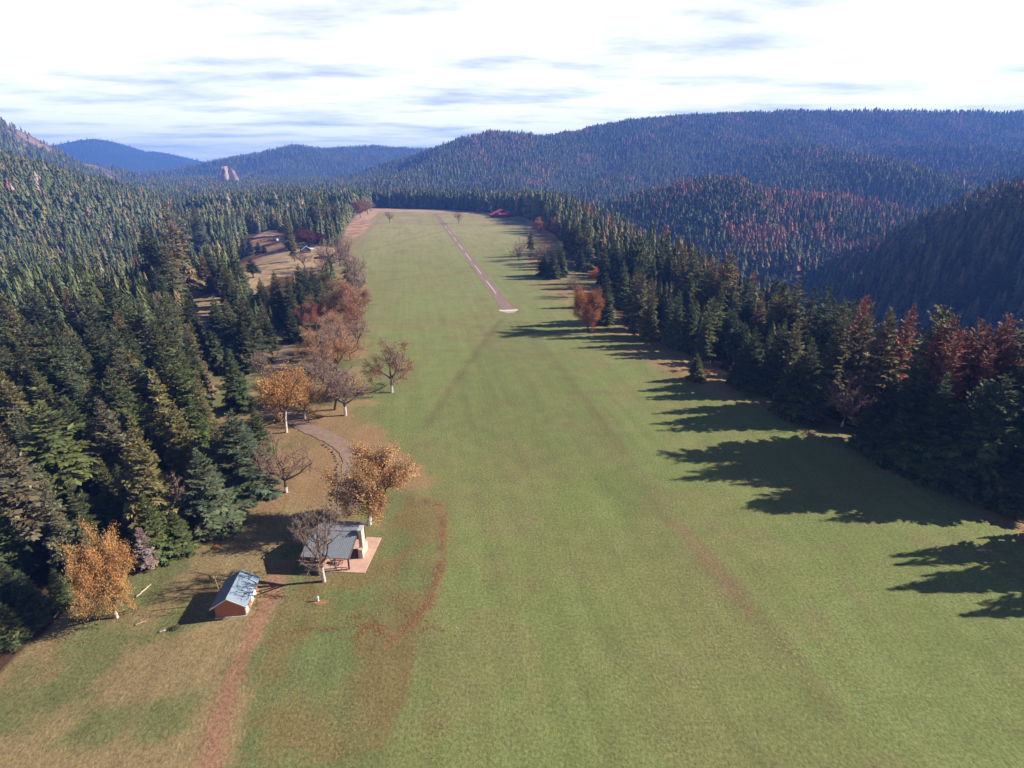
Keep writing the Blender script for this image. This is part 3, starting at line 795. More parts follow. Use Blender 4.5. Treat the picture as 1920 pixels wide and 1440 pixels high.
DEAD_HAND += [(1700 + 11 * k + (7 * k) % 9, 850 + (k * 13) % 32, 612 + (k * 37) % 66, 'dead', 'rust', 1.05) for k in range(13)]
DEADS = []
for bx, by, ty, kind, tone, wf in DEAD_HAND:
    p = at(bx, by); DEADS.append(dict(x=p[0], y=p[1], z=p[2], h=max(4.0, tall(p, ty)), kind=kind, tone=tone, w=wf, px=bx))

# ------------------------------------------------------------------ broadleaf trees
ORANGE, RUST, GOLD, BROWN = (0.40, 0.220, 0.110), (0.33, 0.180, 0.115), (0.40, 0.215, 0.085), (0.31, 0.18, 0.125)
TW_GREY, TW_PINK, TW_BROWN = (0.22, 0.155, 0.130), (0.36, 0.235, 0.195), (0.27, 0.165, 0.12)
# (base px, py, top py, width px, kind, variant, colour, label, name)
BROAD = [
 (220, 1158, 994, 84, 'maple', 0, GOLD, "tall golden orange maple with white trunk foot at the edge of the left woods", 'maple_tree'),
 (693, 983, 853, 118, 'orange', 2, ORANGE, "broad orange oak just behind the grey roofed picnic shelter", 'oak_tree'),
 (608, 1090, 946, 112, 'bare', 0, TW_GREY, "bare grey oak with pale trunk standing in front of the picnic shelter", 'oak_tree'),
 (537, 923, 804, 112, 'bare', 2, TW_BROWN, "bare spreading oak alone on tan grass inside the driveway bend", 'oak_tree'),
 (537, 811, 680, 78, 'gold', 0, GOLD, "tall golden tree with long white trunk at the upper driveway bend", 'oak_tree'),
 (648, 779, 692, 92, 'bare', 0, TW_BROWN, "bare brown oak with white trunk foot on the field margin above the driveway", 'oak_tree'),
 (572, 785, 700, 66, 'thin', 0, GOLD, "half bare golden oak right beside the tall white trunked tree", 'oak_tree'),
 (735, 736, 636, 86, 'thin', 1, BROWN, "lone rust brown oak standing out in the green field", 'oak_tree'),
 (614, 748, 668, 74, 'bare', 1, TW_GREY, "bare grey tree left of and behind the brown oak on the field margin", 'oak_tree'),
 (582, 752, 672, 62, 'bare', 2, TW_PINK, "bare pinkish tree between the golden trees and the grey bare tree", 'oak_tree'),
 (496, 722, 650, 34, 'bare', 1, TW_PINK, "small thin bare tree beside the driveway left of the golden trees", 'oak_tree'),
 (632, 699, 622, 62, 'thin', 0, ORANGE, "orange half bare oak on the margin above the grey bare tree", 'oak_tree'),
 (590, 674, 610, 44, 'thin', 1, ORANGE, "slender orange tree left of the orange half bare oak", 'oak_tree'),
 (657, 676, 618, 54, 'bare', 0, TW_BROWN, "bare leaning tree at the field edge behind the lone field oak", 'oak_tree'),
 (594, 622, 555, 50, 'thin', 0, (0.33, 0.13, 0.085), "pinkish rust tree standing apart left of the orange margin row", 'oak_tree'),
 (648, 610, 524, 62, 'orange', 1, RUST, "dense rust orange tree, largest of the upper margin row", 'oak_tree'),
 (668, 628, 556, 52, 'thin', 1, (0.34, 0.16, 0.10), "half bare pinkish oak right of the dense rust orange tree", 'oak_tree'),
 (672, 652, 590, 46, 'bare', 0, TW_PINK, "bare pinkish oak at the field edge below the rust orange tree", 'oak_tree'),
 (640, 660, 592, 50, 'thin', 0, RUST, "rusty half bare tree below the dense rust orange tree", 'oak_tree'),
 (664, 585, 528, 40, 'thin', 0, BROWN, "brown half bare oak behind the dense rust orange tree", 'oak_tree'),
 (622, 506, 448, 56, 'bare', 2, TW_PINK, "bare pink oak with round crown right of the dark house", 'oak_tree'),
 (652, 506, 438, 38, 'bare', 1, TW_PINK, "tall bare pink tree on the field edge far up the left margin", 'oak_tree'),
 (664, 524, 470, 40, 'bare', 0, TW_PINK, "bare pink tree on the field edge in front of the tall bare pink one", 'oak_tree'),
 (638, 500, 452, 38, 'bare', 0, TW_PINK, "bare pink tree squeezed between the round oak and the field edge", 'oak_tree'),
 (572, 502, 470, 26, 'bare', 1, TW_BROWN, "small bare tree on the green patch in front of the dark house", 'oak_tree'),
 (605, 510, 476, 22, 'bare', 1, TW_BROWN, "narrow bare tree in front of the low brown shed", 'oak_tree'),
 (580, 462, 430, 46, 'orange', 1, (0.13, 0.045, 0.032), "dark maroon tree right behind the dark house", 'oak_tree'),
 (731, 418, 394, 16, 'bare', 1, TW_PINK, "small bare tree alone far up the field left of the runway", 'oak_tree'),
 (860, 419, 395, 17, 'bare', 0, TW_BROWN, "small dark bare tree beside the far end of the runway", 'oak_tree'),
 (973, 489, 442, 34, 'bare', 2, TW_PINK, "bare round oak on the grass right of the runway middle", 'oak_tree'),
 (1008, 496, 455, 32, 'bare', 1, TW_PINK, "bare pale tree just behind the dark fir clump right of the runway", 'oak_tree'),
 (1011, 438, 407, 25, 'orange', 0, (0.46, 0.21, 0.11), "small round orange tree on the grass below the red roofed lodge", 'oak_tree'),
 (1044, 442, 407, 22, 'orange', 0, (0.34, 0.14, 0.08), "small orange tree against the dark woods right of the lodge", 'oak_tree'),
 (1080, 557, 510, 42, 'bare', 2, TW_BROWN, "bare brown tree beside the deep orange tree right of the runway", 'oak_tree'),
 (1103, 622, 542, 54, 'orange', 2, (0.33, 0.135, 0.055), "deep orange tree at the foot of the right hand firs", 'oak_tree'),
 (1578, 800, 694, 80, 'bare', 2, (0.36, 0.22, 0.21), "bare pink grey tree between dark firs at the right field edge", 'oak_tree'),
 (1114, 525, 500, 22, 'orange', 0, (0.50, 0.20, 0.05), "small bright orange bush shaped tree among the right hand firs", 'oak_tree'),
 (332, 985, 893, 66, 'bare', 1, (0.40, 0.27, 0.21), "bare pale pink tree among green firs at the near wood edge", 'oak_tree'),
 (308, 768, 714, 44, 'orange', 1, (0.48, 0.20, 0.035), "bright orange tree glowing deep inside the left woods", 'oak_tree'),
 (690, 402, 368, 22, 'thin', 1, BROWN, "brown tree at the far left corner of the field", 'oak_tree'),
 (676, 408, 375, 20, 'orange', 1, (0.24, 0.11, 0.06), "reddish brown tree beside the far left corner of the field", 'oak_tree'),
 (622, 690, 600, 56, 'bare', 0, TW_PINK, "bare pinkish tree between the slender orange and leaning bare trees", 'oak_tree'),
 (606, 720, 640, 54, 'thin', 1, (0.33, 0.19, 0.12), "tan half bare tree below the slender orange tree", 'oak_tree'),
 (662, 604, 540, 46, 'bare', 2, TW_PINK, "bare pinkish tree on the field edge right of the dense rust tree", 'oak_tree'),
 (630, 640, 575, 52, 'thin', 0, (0.34, 0.20, 0.13), "tan rust half bare tree left of the lower margin row", 'oak_tree'),
 (674, 560, 500, 40, 'bare', 0, TW_PINK, "bare pinkish tree above the brown half bare oak on the field edge", 'oak_tree'),
 (556, 760, 690, 60, 'thin', 0, (0.40, 0.22, 0.09), "tan gold tree behind the tall white trunked tree", 'oak_tree'),
 (628, 768, 690, 60, 'bare', 1, TW_PINK, "slim bare pinkish tree just left of the brown margin oak", 'oak_tree'),
 (667, 545, 470, 42, 'bare', 2, TW_PINK, "bare pink tree beside the ragged dark fir on the left margin", 'oak_tree'),
 (340, 740, 700, 40, 'bare', 0, TW_PINK, "bare pinkish sapling clump beside the bright orange woodland tree", 'oak_tree'),
]
BTREES = []
bp_rng = np.random.default_rng(7)
ROT_ADD = {(220, 1158): 3.1, (693, 983): 3.1, (608, 1090): 3.1}
for bx, by, ty, wpx, kind, var, colr, label, name in BROAD:
    p = at(bx, by); h = max(3.0, tall(p, ty)); dep = project(*p)[2]
    wid = wpx * dep / FPX * (1.15 if by < 770 and bx < 700 else 1.0)
    tr, cr, w0 = BPROTO[kind][var % len(BPROTO[kind])]
    sxy = wid / (w0 * 0.86)
    rt = thing(name, label, "tree", (p[0], p[1], p[2] - 0.1), bp_rng.uniform(0, 6.28) + ROT_ADD.get((bx, by), 0.0), "autumn broadleaf trees", (sxy, sxy, h))
    o1 = obj("trunk", tr[0] if by > 725 else tr[1], rt)
    o2 = obj("crown", cr, rt); o2.color = (*jit(colr, 0.06), 1)
    BTREES.append(dict(x=p[0], y=p[1], z=p[2], h=h, r=wid / 2, px=bx, py=by))

# ------------------------------------------------------------------ scatter: the woods
def outcode_open(x, y): return open_mask(x, y)
hand_xy = np.array([[c['x'], c['y']] for c in CONIFERS] + [[c['x'], c['y']] for c in DEADS] + [[b_['x'], b_['y']] for b_ in BTREES])
srng = np.random.default_rng(99)
CAND = []
bands = [(55, 260, 5.6), (260, 520, 5.3), (520, 1000, 6.4), (1000, 1900, 7.2), (1900, 3300, 10.5), (3300, 5000, 15.0), (5000, 7600, 40.0)]
for r0, r1, sp in bands:
    half = R(47) if r0 > 300 else R(60)
    x0, x1, y1 = -r1 * math.sin(half), r1 * math.sin(half), r1
    ax_ = np.arange(x0, x1, sp); ay_ = np.arange(-20 if r0 < 100 else r0 * 0.6, y1, sp)
    A, B = np.meshgrid(ax_, ay_)
    A = A.ravel() + srng.uniform(-0.48, 0.48, A.size) * sp; B = B.ravel() + srng.uniform(-0.48, 0.48, B.size) * sp
    r = np.hypot(A, B); ang = np.arctan2(np.abs(A), B)
    ok = (r >= r0) & (r < r1) & (ang < half)
    CAND.append(np.stack([A[ok], B[ok]], 1))
CAND = np.concatenate(CAND)
CAND = CAND[~open_mask(CAND[:, 0], CAND[:, 1])]
CAND = CAND[~((CAND[:, 0] > 20) & (CAND[:, 1] > 105) & (CAND[:, 1] < 420) & (open_mask(CAND[:, 0] - 17, CAND[:, 1]) | open_mask(CAND[:, 0] - 8, CAND[:, 1] - 8)))]
# keep clear of the placed trees, the buildings, drive and forest road
keep = np.ones(len(CAND), bool)
near = np.hypot(CAND[:, 0], CAND[:, 1]) < 1100
ni = np.where(near)[0]
for hx, hy in hand_xy:
    d = np.hypot(CAND[ni, 0] - hx, CAND[ni, 1] - hy); keep[ni[d < 3.6]] = False
keep[ni[polydist(CAND[ni, 0], CAND[ni, 1], FOREST_ROAD) < 5]] = False
CAND = CAND[keep]
cz = height(CAND[:, 0], CAND[:, 1])
cr_ = np.hypot(CAND[:, 0], CAND[:, 1])
# height of each tree
hn = fbm(CAND[:, 0] / 70, CAND[:, 1] / 70, 61, 3)
H = 9 + 20 * hn + srng.normal(0, 5.2, len(CAND))
left_edge = (xl(CAND[:, 1]) - CAND[:, 0])
right_edge = (CAND[:, 0] - xr(CAND[:, 1]))
H = np.where((CAND[:, 0] < 0) & (cr_ < 900), H * 0.92, H)
H = np.where((right_edge > 0) & (right_edge < 200) & (CAND[:, 1] < 1000), H * 1.15 + 1, H)
backd = CAND[:, 1] - (1010 + 0.12 * np.clip(-CAND[:, 0], -300, 800))
rimz = ((CAND[:, 1] > 780) & (CAND[:, 1] < 1500) & (CAND[:, 0] > -520) & (CAND[:, 0] < 420) & ((backd > -120) | (right_edge > -10)))
H = np.where(rimz & (backd < 190), 31 + 9 * hn + srng.normal(0, 3.5, len(CAND)), H)
H = np.clip(H, 6, 44)
H = np.where(cr_ > 900, H * np.interp(cr_, [900, 1800], [0.95, 0.74]), H)
H = np.where((right_edge > -5) & (right_edge < 45) & (CAND[:, 1] < 330) & (CAND[:, 1] > 92), H * 0.62, H)
H = np.where((CAND[:, 0] > 40) & (CAND[:, 1] <= 94), 22 + 10 * hn + srng.normal(0, 2.5, len(CAND)), H)
VIS = [[(385, 745), (388, 700), (470, 690), (530, 640), (530, 600), (600, 590), (690, 600), (690, 800), (560, 840), (500, 775), (440, 778), (420, 792), (395, 790)], [(350, 548), (432, 546), (428, 580), (388, 648), (362, 622)],
       [(455, 432), (560, 432), (612, 465), (605, 505), (540, 512), (475, 562), (440, 500)], [(500, 820), (620, 820), (620, 960), (480, 1080), (300, 1110), (345, 1048), (480, 950)],
       [(655, 395), (690, 385), (1000, 398), (1050, 440), (1062, 500), (1100, 520), (1000, 600), (690, 600), (668, 500)]]
vis_ok = np.ones(len(CAND), bool)
for frac in (0.25, 0.6, 0.95):
    qx, qy, _ = project(CAND[:, 0], CAND[:, 1], cz + H * frac)
    for vpoly in VIS: vis_ok &= ~inside(qx, qy, np.array(vpoly, float))
# rock and scar stay bare
def near_crest(k, lo, hi, XY):
    P = RPTS[k]; q, _, _ = project(P[:, 0], P[:, 1], P[:, 2]); P = P[(q > lo) & (q < hi)]
    d = np.full(len(XY), 1e9)
    for p in P: d = np.minimum(d, np.hypot(XY[:, 0] - p[0], XY[:, 1] - p[1]))
    return d
n4c = fbm(CAND[:, 0] / 55, CAND[:, 1] / 90, 77, 3)
rk = inside(CAND[:, 0] + (n4c - 0.5) * 140, CAND[:, 1] + (n4c - 0.5) * 140, CLIFF) & (fbm(CAND[:, 0] / 70, CAND[:, 1] / 70, 79, 3) > 0.36)
keep = ~rk | (srng.random(len(CAND)) < 0.10)
keep &= vis_ok
keep &= np.hypot((CAND[:, 0] - SCAR[0]) / 24, (CAND[:, 1] - SCAR[1]) / 44) > 0.75
keep &= srng.random(len(CAND)) > np.where(cr_ > 500, 0.03, 0.10)
# visible against the terrain (with a generous margin so a step to the side still works)
az = np.arctan2(CAND[:, 0], CAND[:, 1])
naz = 700
azb = np.linspace(-R(62), R(62), naz)
rr_ = np.concatenate([np.linspace(40, 1200, 160), np.geomspace(1212, 8000, 170)])
TX, TY = np.sin(azb)[:, None] * rr_[None], np.cos(azb)[:, None] * rr_[None]
el = (height(TX, TY) - CAM_H) / rr_[None]
run = np.maximum.accumulate(el, 1)
ai = np.clip(((az + R(62)) / R(124) * (naz - 1)).round().astype(int), 0, naz - 1)
ri = np.clip(np.searchsorted(rr_, cr_) - 2, 0, len(rr_) - 1)
blk = np.minimum.reduce([run[np.clip(ai + k, 0, naz - 1), ri] for k in (-4, -2, 0, 2, 4)])
keep &= ((cz + H - CAM_H) / cr_ > blk - 0.012) | (cr_ < 350)
CAND, cz, cr_, H, hn, n4c, left_edge, right_edge, backd = (a[keep] for a in (CAND, cz, cr_, H, hn, n4c, left_edge, right_edge, backd))

# kind and tone of each scattered tree
pn = fbm(CAND[:, 0] / 90, CAND[:, 1] / 90, 83, 3)
qpx, qpy, qd = project(CAND[:, 0], CAND[:, 1], cz + H * 0.6)
u = srng.random(len(CAND))
tone = np.full(len(CAND), 1)
NAMES = ['dark', 'green', 'blue', 'olive', 'grey', 'brown', 'rust', 'deadgrey']
tone = np.where(u < 0.30, 0, np.where(u < 0.55, 1, np.where(u < 0.70, 2, np.where(u < 0.86, 3, np.where(u < 0.95, 4, 5)))))
red_p = np.zeros(len(CAND))
dred = near_crest('red_ridge', 1180, 1760, CAND)
redz = sstep(1215, 1290, qpx) * (1 - sstep(1600, 1700, qpx)) * (cr_ > 850) * (cr_ < 1480) * sstep(505, 440, qpy + 0 * qpx) 
red_p = np.maximum(red_p, 0.80 * redz * sstep(0.34, 0.46, pn) + 0.25 * np.exp(-(dred / 250) ** 2) * sstep(0.4, 0.5, pn))
dbig = (qpx > 850) & (cr_ > 1500)
red_p = np.maximum(red_p, np.where(dbig, 0.45 * sstep(0.60, 0.70, pn), 0))
red_p = np.maximum(red_p, np.where((qpx > 880) & (qpx < 1000) & (qpy < 285) & (cr_ > 1800), 0.3, 0))
drk = near_crest('dark_ridge', 1500, 2300, CAND)
red_p = np.maximum(red_p, 0.55 * np.exp(-(drk / 60) ** 2))
red_p = np.maximum(red_p, np.where((right_edge > 35) & (right_edge < 160) & (CAND[:, 1] < 700), 0.75 * sstep(0.55, 0.63, pn), 0))
red_p = np.maximum(red_p, np.where(CAND[:, 0] < 0, 0.015, 0))
tone = np.where(srng.random(len(CAND)) < red_p, 6, tone)
tone = np.where((backd > -60) & (backd < 120) & (CAND[:, 1] > 850) & (cr_ < 1600) & (srng.random(len(CAND)) < 0.6), 0, tone)  # rim trees toned dark: shade of their near side put into the colour
tone = np.where((srng.random(len(CAND)) < 0.012) & (cr_ < 1500) & (CAND[:, 0] < 0), 7, tone)

# ------------------------------------------------------------------ which of the near trees show largest: paint cone silhouettes front to back
n_hand = len(CONIFERS)
pool = np.where((cr_ < 700) & (tone < 6))[0]
allt = [(math.hypot(c['x'], c['y']), c['x'], c['y'], c['z'], c['h'], 0.15 * c['h'] * c['w'], -1) for c in CONIFERS + DEADS]
allt += [(math.hypot(b_['x'], b_['y']), b_['x'], b_['y'], b_['z'], b_['h'], b_['r'] * 0.5, -1) for b_ in BTREES]
allt += [(cr_[i], CAND[i, 0], CAND[i, 1], cz[i], H[i], 0.15 * H[i], i) for i in np.where(cr_ < 700)[0]]
allt.sort(key=lambda a: a[0])
cov = np.zeros((540, 720), bool)                        # reference frame scaled by 3/8
seen = {}
for dist, x_, y_, z_, h_, w_, i in allt:
    bx, by, d0 = (float(v) for v in project(x_, y_, z_ + h_ * 0.05)); tx, ty, _ = (float(v) for v in project(x_, y_, z_ + h_))
    if d0 < 5: continue
    s = 0.375; hw = w_ * FPX / d0 * s
    y0, y1 = int(max(0, ty * s)), int(min(539, by * s))
    if y1 <= y0: continue
    cnt = 0
    for yy in range(y0, y1 + 1):
        t = (yy - ty * s) / max(1e-6, (by - ty) * s)
        cxp = (tx + (bx - tx) * t) * s; ww = hw * min(1, 0.08 + 1.0 * t)
        a, b_ = int(max(0, cxp - ww)), int(min(719, cxp + ww))
        if b_ < a: continue
        row = cov[yy, a:b_ + 1]
        cnt += int((~row).sum()); row[:] = True
    if i >= 0: seen[i] = cnt
best = sorted((i for i in seen if tone[i] < 6), key=lambda i: -seen[i])[:max(0, 296 - n_hand)]
best = [i for i in best if seen[i] >= 8]
best_red = sorted((i for i in seen if tone[i] >= 6), key=lambda i: -seen[i])[:24]
best_red = [i for i in best_red if seen[i] >= 10]
tone[np.where((tone == 6) & (CAND[:, 0] < 0) & (cr_ < 320))[0]] = 5
best_red = [i for i in best_red if tone[i] >= 6]
KIND_OF = lambda i: 'high' if (right_edge[i] > -5 and right_edge[i] < 120 and srng.random() < 0.45) else ['fir', 'fir', 'full', 'slim', 'sparse', 'fir', 'high'][int(srng.integers(0, 7))]
taken = set(best) | set(best_red)
for i in best:
    CONIFERS.append(dict(x=CAND[i, 0], y=CAND[i, 1], z=cz[i], h=H[i], kind=KIND_OF(i), tone=NAMES[tone[i]], w=1.05, hand=False))
for i in best_red:
    DEADS.append(dict(x=CAND[i, 0], y=CAND[i, 1], z=cz[i], h=H[i], kind='dead', tone=NAMES[tone[i]], w=1.0, px=qpx[i]))

# labels: each tree is told by its look and by the landmark it stands nearest to in the picture
LANDMARKS = [((448, 1125), "the small brown shed"), ((625, 1030), "the grey roofed picnic shelter"), ((205, 1075), "the golden orange maple"), ((537, 870), "the driveway bend oak"),
 ((540, 745), "the white trunked golden tree"), ((308, 740), "the bright orange woodland tree"), ((572, 468), "the dark house"), ((521, 449), "the small white vehicle"), ((740, 690), "the lone field oak"),
 ((648, 565), "the dense rust orange tree"), ((690, 390), "the far left field corner"), ((815, 400), "the far runway end"), ((940, 402), "the red roofed lodge"), ((1035, 500), "the dark fir clump"),
 ((1102, 580), "the deep orange tree"), ((1303, 690), "the small lone field fir"), ((1400, 670), "the pyramid fir pair"), ((1495, 720), "the big black fir"), ((1578, 750), "the bare pink grey tree"),
 ((1765, 690), "the row of rust red trees"), ((330, 945), "the bare pale pink tree"), ((380, 590), "the pale left meadow"), ((310, 470), "the tallest ragged firs"), ((510, 490), "the tan far meadow"), ((278, 1030), "the dead grey fir"),
 ((420, 318), "the pale rock knob"), ((1300, 480), "the rust red strip"), ((60, 870), "the left frame edge"), ((1900, 850), "the right frame edge"), ((60, 520), "the ravine woods"),
 ((130, 700), "the mid left woods"), ((1120, 450), "the tall spiky fir"), ((1220, 610), "the right fir screen"), ((60, 1140), "the blue green fir thicket"), ((420, 870), "the blue green fir pair")]
TONEW = dict(dark='dark green', green='green', blue='blue green', olive='olive green', grey='grey green', brown='brownish green', rust='rust red dead', deadgrey='grey dead', pinkdead='pinkish grey dead')
KINDW = dict(full='bushy', fir='layered', slim='slender', high='bare stemmed', sparse='ragged', dead='thin')
ORD = ["first", "second", "third", "fourth", "fifth", "sixth", "seventh", "eighth", "ninth", "tenth", "eleventh", "twelfth", "thirteenth", "fourteenth", "fifteenth", "sixteenth", "seventeenth", "eighteenth", "nineteenth", "twentieth"]
def label_all(lst, noun):
    groups = {}
    for c in lst:
        px, py, _ = project(c['x'], c['y'], c['z'] + 0.5 * c['h'])
        px = min(max(float(px), 0), 1920); py = float(py)
        bi = min(range(len(LANDMARKS)), key=lambda k: math.hypot(px - LANDMARKS[k][0][0], 1.25 * (py - LANDMARKS[k][0][1])))
        (lx, ly), nm = LANDMARKS[bi]
        dx, dy = px - lx, py - ly
        if abs(dx) > abs(dy): dr_ = 'left of' if dx < 0 else 'right of'
        else: dr_ = 'above' if dy < 0 else 'below'
        size = 'very tall' if c['h'] > 29 else 'tall' if c['h'] > 22 else 'medium' if c['h'] > 13 else 'young'
        key = (size, TONEW[c['tone']], KINDW[c['kind']], dr_, nm)
        groups.setdefault(key, []).append((math.hypot(dx, dy), c))
    for (size, tw, kw, dr_, nm), l in groups.items():
        l.sort(key=lambda a: a[0])
        for i, (_, c) in enumerate(l):
            tail = f"{dr_} {nm}" if len(l) == 1 else f"{ORD[min(i, 19)]} out {dr_} {nm}"
            c['label'] = f"{size} {tw} {kw} {noun} {tail}"
            if len(c['label'].split()) > 16: c['label'] = f"{tw} {kw} {noun} {tail}"
label_all(CONIFERS, 'fir')
label_all(DEADS, 'fir')

WIDE = dict(full=1.32, fir=1.25, slim=1.2, high=1.2, sparse=1.2, dead=1.0)
def plant(lst, name, cat, group):
    for n, c in enumerate(lst):
        pr = PROTO[c['kind']]; tr, cr = pr[n % len(pr)]
        rt = thing(name, c['label'], cat, (c['x'], c['y'], c['z'] - 0.15), float(prng.uniform(0, 6.28)), group, (c['h'] * c['w'] * WIDE[c['kind']], c['h'] * c['w'] * WIDE[c['kind']], c['h']))
        obj("trunk", tr, rt)
        o = obj("crown", cr, rt); o.color = (*jit(pick_tone(c['tone']), 0.14), 1)
plant(CONIFERS, "fir_tree", "tree", "firs of the woods around the airfield")
plant(DEADS, "dead_fir_tree", "dead tree", "dead firs among the green woods")

# ------------------------------------------------------------------ the rest of the woods: one mass
def lod_tree(g, tiers, sides, radius, from_=0.08, trunk=True, power=0.75):
    v, f = [], []
    for t in range(tiers):
        q = t / tiers
        z0 = from_ + (1 - from_) * q
        zt = from_ + (1 - from_) * min(1.0, q + 1.55 / tiers)
        rr = radius * (1 - q) ** power * (0.8 if t == 0 else 1) + 0.004
        a0 = g.uniform(0, 6.28)
        for k in range(sides):
            a = a0 + 2 * np.pi * k / sides + g.normal(0, 0.15)
            w = np.pi / sides * g.uniform(0.75, 1.25)
            R1 = rr * g.uniform(0.65, 1.25); dz = g.normal(0, 0.3) * (1 - from_) / tiers
            b = len(v)
            v += [(0, 0, zt), (R1 * 0.82 * math.cos(a - w), R1 * 0.82 * math.sin(a - w), z0 + dz + 0.02), (R1 * math.cos(a), R1 * math.sin(a), z0 + dz - 0.01), (R1 * 0.82 * math.cos(a + w), R1 * 0.82 * math.sin(a + w), z0 + dz + 0.02)]
            f += [(b, b + 1, b + 2), (b, b + 2, b + 3)]
    nfol = len(v)
    if trunk:
        b = len(v)
        for z, r in ((0, 0.013), (0.9, 0.003)):
            for k in range(3): a = 2 * np.pi * k / 3; v.append((r * math.cos(a), r * math.sin(a), z))
        for k in range(3): j = (k + 1) % 3; f += [(b + k, b + j, b + 3 + j), (b + k, b + 3 + j, b + 3 + k)]
    return np.array(v), np.array(f), nfol
lr = np.random.default_rng(5)
LOD = [
 (0, 330, [lod_tree(lr, 16, 9, rad, fr_) for rad, fr_ in ((0.165, 0.06), (0.19, 0.04), (0.14, 0.12), (0.15, 0.32), (0.13, 0.25))]),
 (330, 800, [lod_tree(lr, 10, 7, rad, fr_) for rad, fr_ in ((0.18, 0.06), (0.21, 0.04), (0.16, 0.12), (0.16, 0.28), (0.15, 0.15))]),
 (800, 1600, [lod_tree(lr, 6, 5, rad, fr_, False) for rad, fr_ in ((0.25, 0.06), (0.28, 0.04), (0.21, 0.1))]),
 (1600, 9000, [lod_tree(lr, 4, 4, rad, fr_, False) for rad, fr_ in ((0.31, 0.05), (0.34, 0.04), (0.27, 0.06))]),
]
rest = np.array([i for i in range(len(CAND)) if i not in taken])
TV, TF, TC = [], [], []
vb = 0
tone_rgb = np.array([pick_tone(n) for n in NAMES])
for lo, hi, variants in LOD:
    sel = rest[(cr_[rest] >= lo) & (cr_[rest] < hi)]
    var = srng.integers(0, len(variants), len(sel))
    if lo < 800:                                        # the right hand woods stand on bare stems
        edge = (right_edge[sel] > -5) & (right_edge[sel] < 140) & (srng.random(len(sel)) < 0.6); var = np.where(edge, 3, var)
    for k, (v, f, nfol) in enumerate(variants):
        s = sel[var == k]
        if len(s) == 0: continue
        a = srng.uniform(0, 6.28, len(s)); ca, sa = np.cos(a)[:, None], np.sin(a)[:, None]
        hh = H[s][:, None]; ws = hh * srng.uniform(0.82, 1.2, (len(s), 1))
        px_ = (v[None, :, 0] * ca - v[None, :, 1] * sa) * ws + CAND[s, 0][:, None]
        py_ = (v[None, :, 0] * sa + v[None, :, 1] * ca) * ws + CAND[s, 1][:, None]
        pz_ = v[None, :, 2] * hh + cz[s][:, None] - 0.2
        TV.append(np.stack([px_, py_, pz_], 2).reshape(-1, 3))
        nv = len(v)
        TF.append((f[None] + (np.arange(len(s)) * nv)[:, None, None]).reshape(-1, 3) + vb)
        tr_ = tone_rgb[tone[s]].copy(); fr_ = (tone[s] == 6) & (cr_[s] > 700); tr_[fr_] = (0.275, 0.130, 0.085)
        vr = 0.25 if lo < 800 else 0.15
        c = tr_ * srng.uniform(1 - vr, 1 + vr, (len(s), 1)) * srng.uniform(0.93, 1.07, (len(s), 3))
        cc = np.repeat(c[:, None], nv, 1)
        # each bough is a little lighter or darker than the next
        bough = np.repeat(srng.uniform(1 - vr, 1 + vr, (len(s), (nv + 3) // 4)), 4, 1)[:, :nv, None]
        cc = cc * bough
        cc[:, nfol:] = [0.13, 0.08, 0.058]
        TC.append(cc.reshape(-1, 3)); vb += nv * len(s)
TV, TF, TC = np.concatenate(TV), np.concatenate(TF), np.concatenate(TC)
print("forest trees", len(rest), "tris", len(TF), "individual", len(CONIFERS), len(DEADS), len(BTREES))
obj("conifer_forest", mesh_from("conifer_forest", TV, [TF], [M_FOREST], TC), kind="stuff", label="dense conifer forest covering the slopes and hills")
del TV, TF, TC

# ------------------------------------------------------------------ buildings
M_ROOF = None
def metal_roof(name, c, per=0.3, axis_='y'):
    m = Mat(name, 0.6, 0.4)
    m.b.inputs["Metallic"].default_value = 0.1
    oc = m.objco()
    sp = m.n.new("ShaderNodeSeparateXYZ"); m.l.new(oc, sp.inputs[0])
    w = m.math('SINE', m.math('MULTIPLY', sp.outputs['XYZ'.index(axis_.upper())], 2 * math.pi / per))
    n = m.noise(1.4, 4, 0.6, oc)
    m.base(m.scale(c, m.math('MULTIPLY', m.rng(n, 0.3, 0.7, 0.88, 1.1), m.rng(w, -1, 1, 0.93, 1.03))))
    m.bump(w, 0.28, 0.04)
    return m.m
def plank_wall(name, c, per=0.18, axis_='z'):
    m = Mat(name, 0.85, 0.1)
    oc = m.objco()
    sp = m.n.new("ShaderNodeSeparateXYZ"); m.l.new(oc, sp.inputs[0])
    w = m.math('FRACT', m.math('MULTIPLY', sp.outputs['XYZ'.index(axis_.upper())], 1 / per))
    n = m.noise(2.5, 5, 0.65, oc, (0.4, 0.4, 3))
    m.base(m.scale(c, m.math('MULTIPLY', m.rng(n, 0.3, 0.7, 0.75, 1.2), m.rng(w, 0, 0.15, 0.6, 1.0))))
    m.bump(w, 0.4, 0.02)
    return m.m
M_BLUE_ROOF = metal_roof("blue_grey_metal_roof", (0.18, 0.23, 0.285), 0.32)
M_BLUE_ROOF_X = metal_roof("blue_grey_metal_roof_wide", (0.20, 0.215, 0.235), 0.32, 'x')
M_REDWOOD = plank_wall("red_brown_boards", (0.33, 0.125, 0.06))
M_CREAM = mottled("cream_paint", (0.80, 0.70, 0.46), 1.5, 0.9, 1.05)
M_CONC = mottled("concrete", (0.40, 0.36, 0.33), 1.2)
M_PATIO = mottled("pink_patio_concrete", (0.50, 0.31, 0.235), 0.7, 0.85, 1.12)
M_TIMBER = plank_wall("dark_timber", (0.12, 0.065, 0.04), 0.2)
M_STONE = mottled("chimney_stone", (0.46, 0.37, 0.30), 3.0, 0.6, 1.3)
M_REDROOF = metal_roof("red_metal_roof", (0.70, 0.075, 0.08), 0.6)
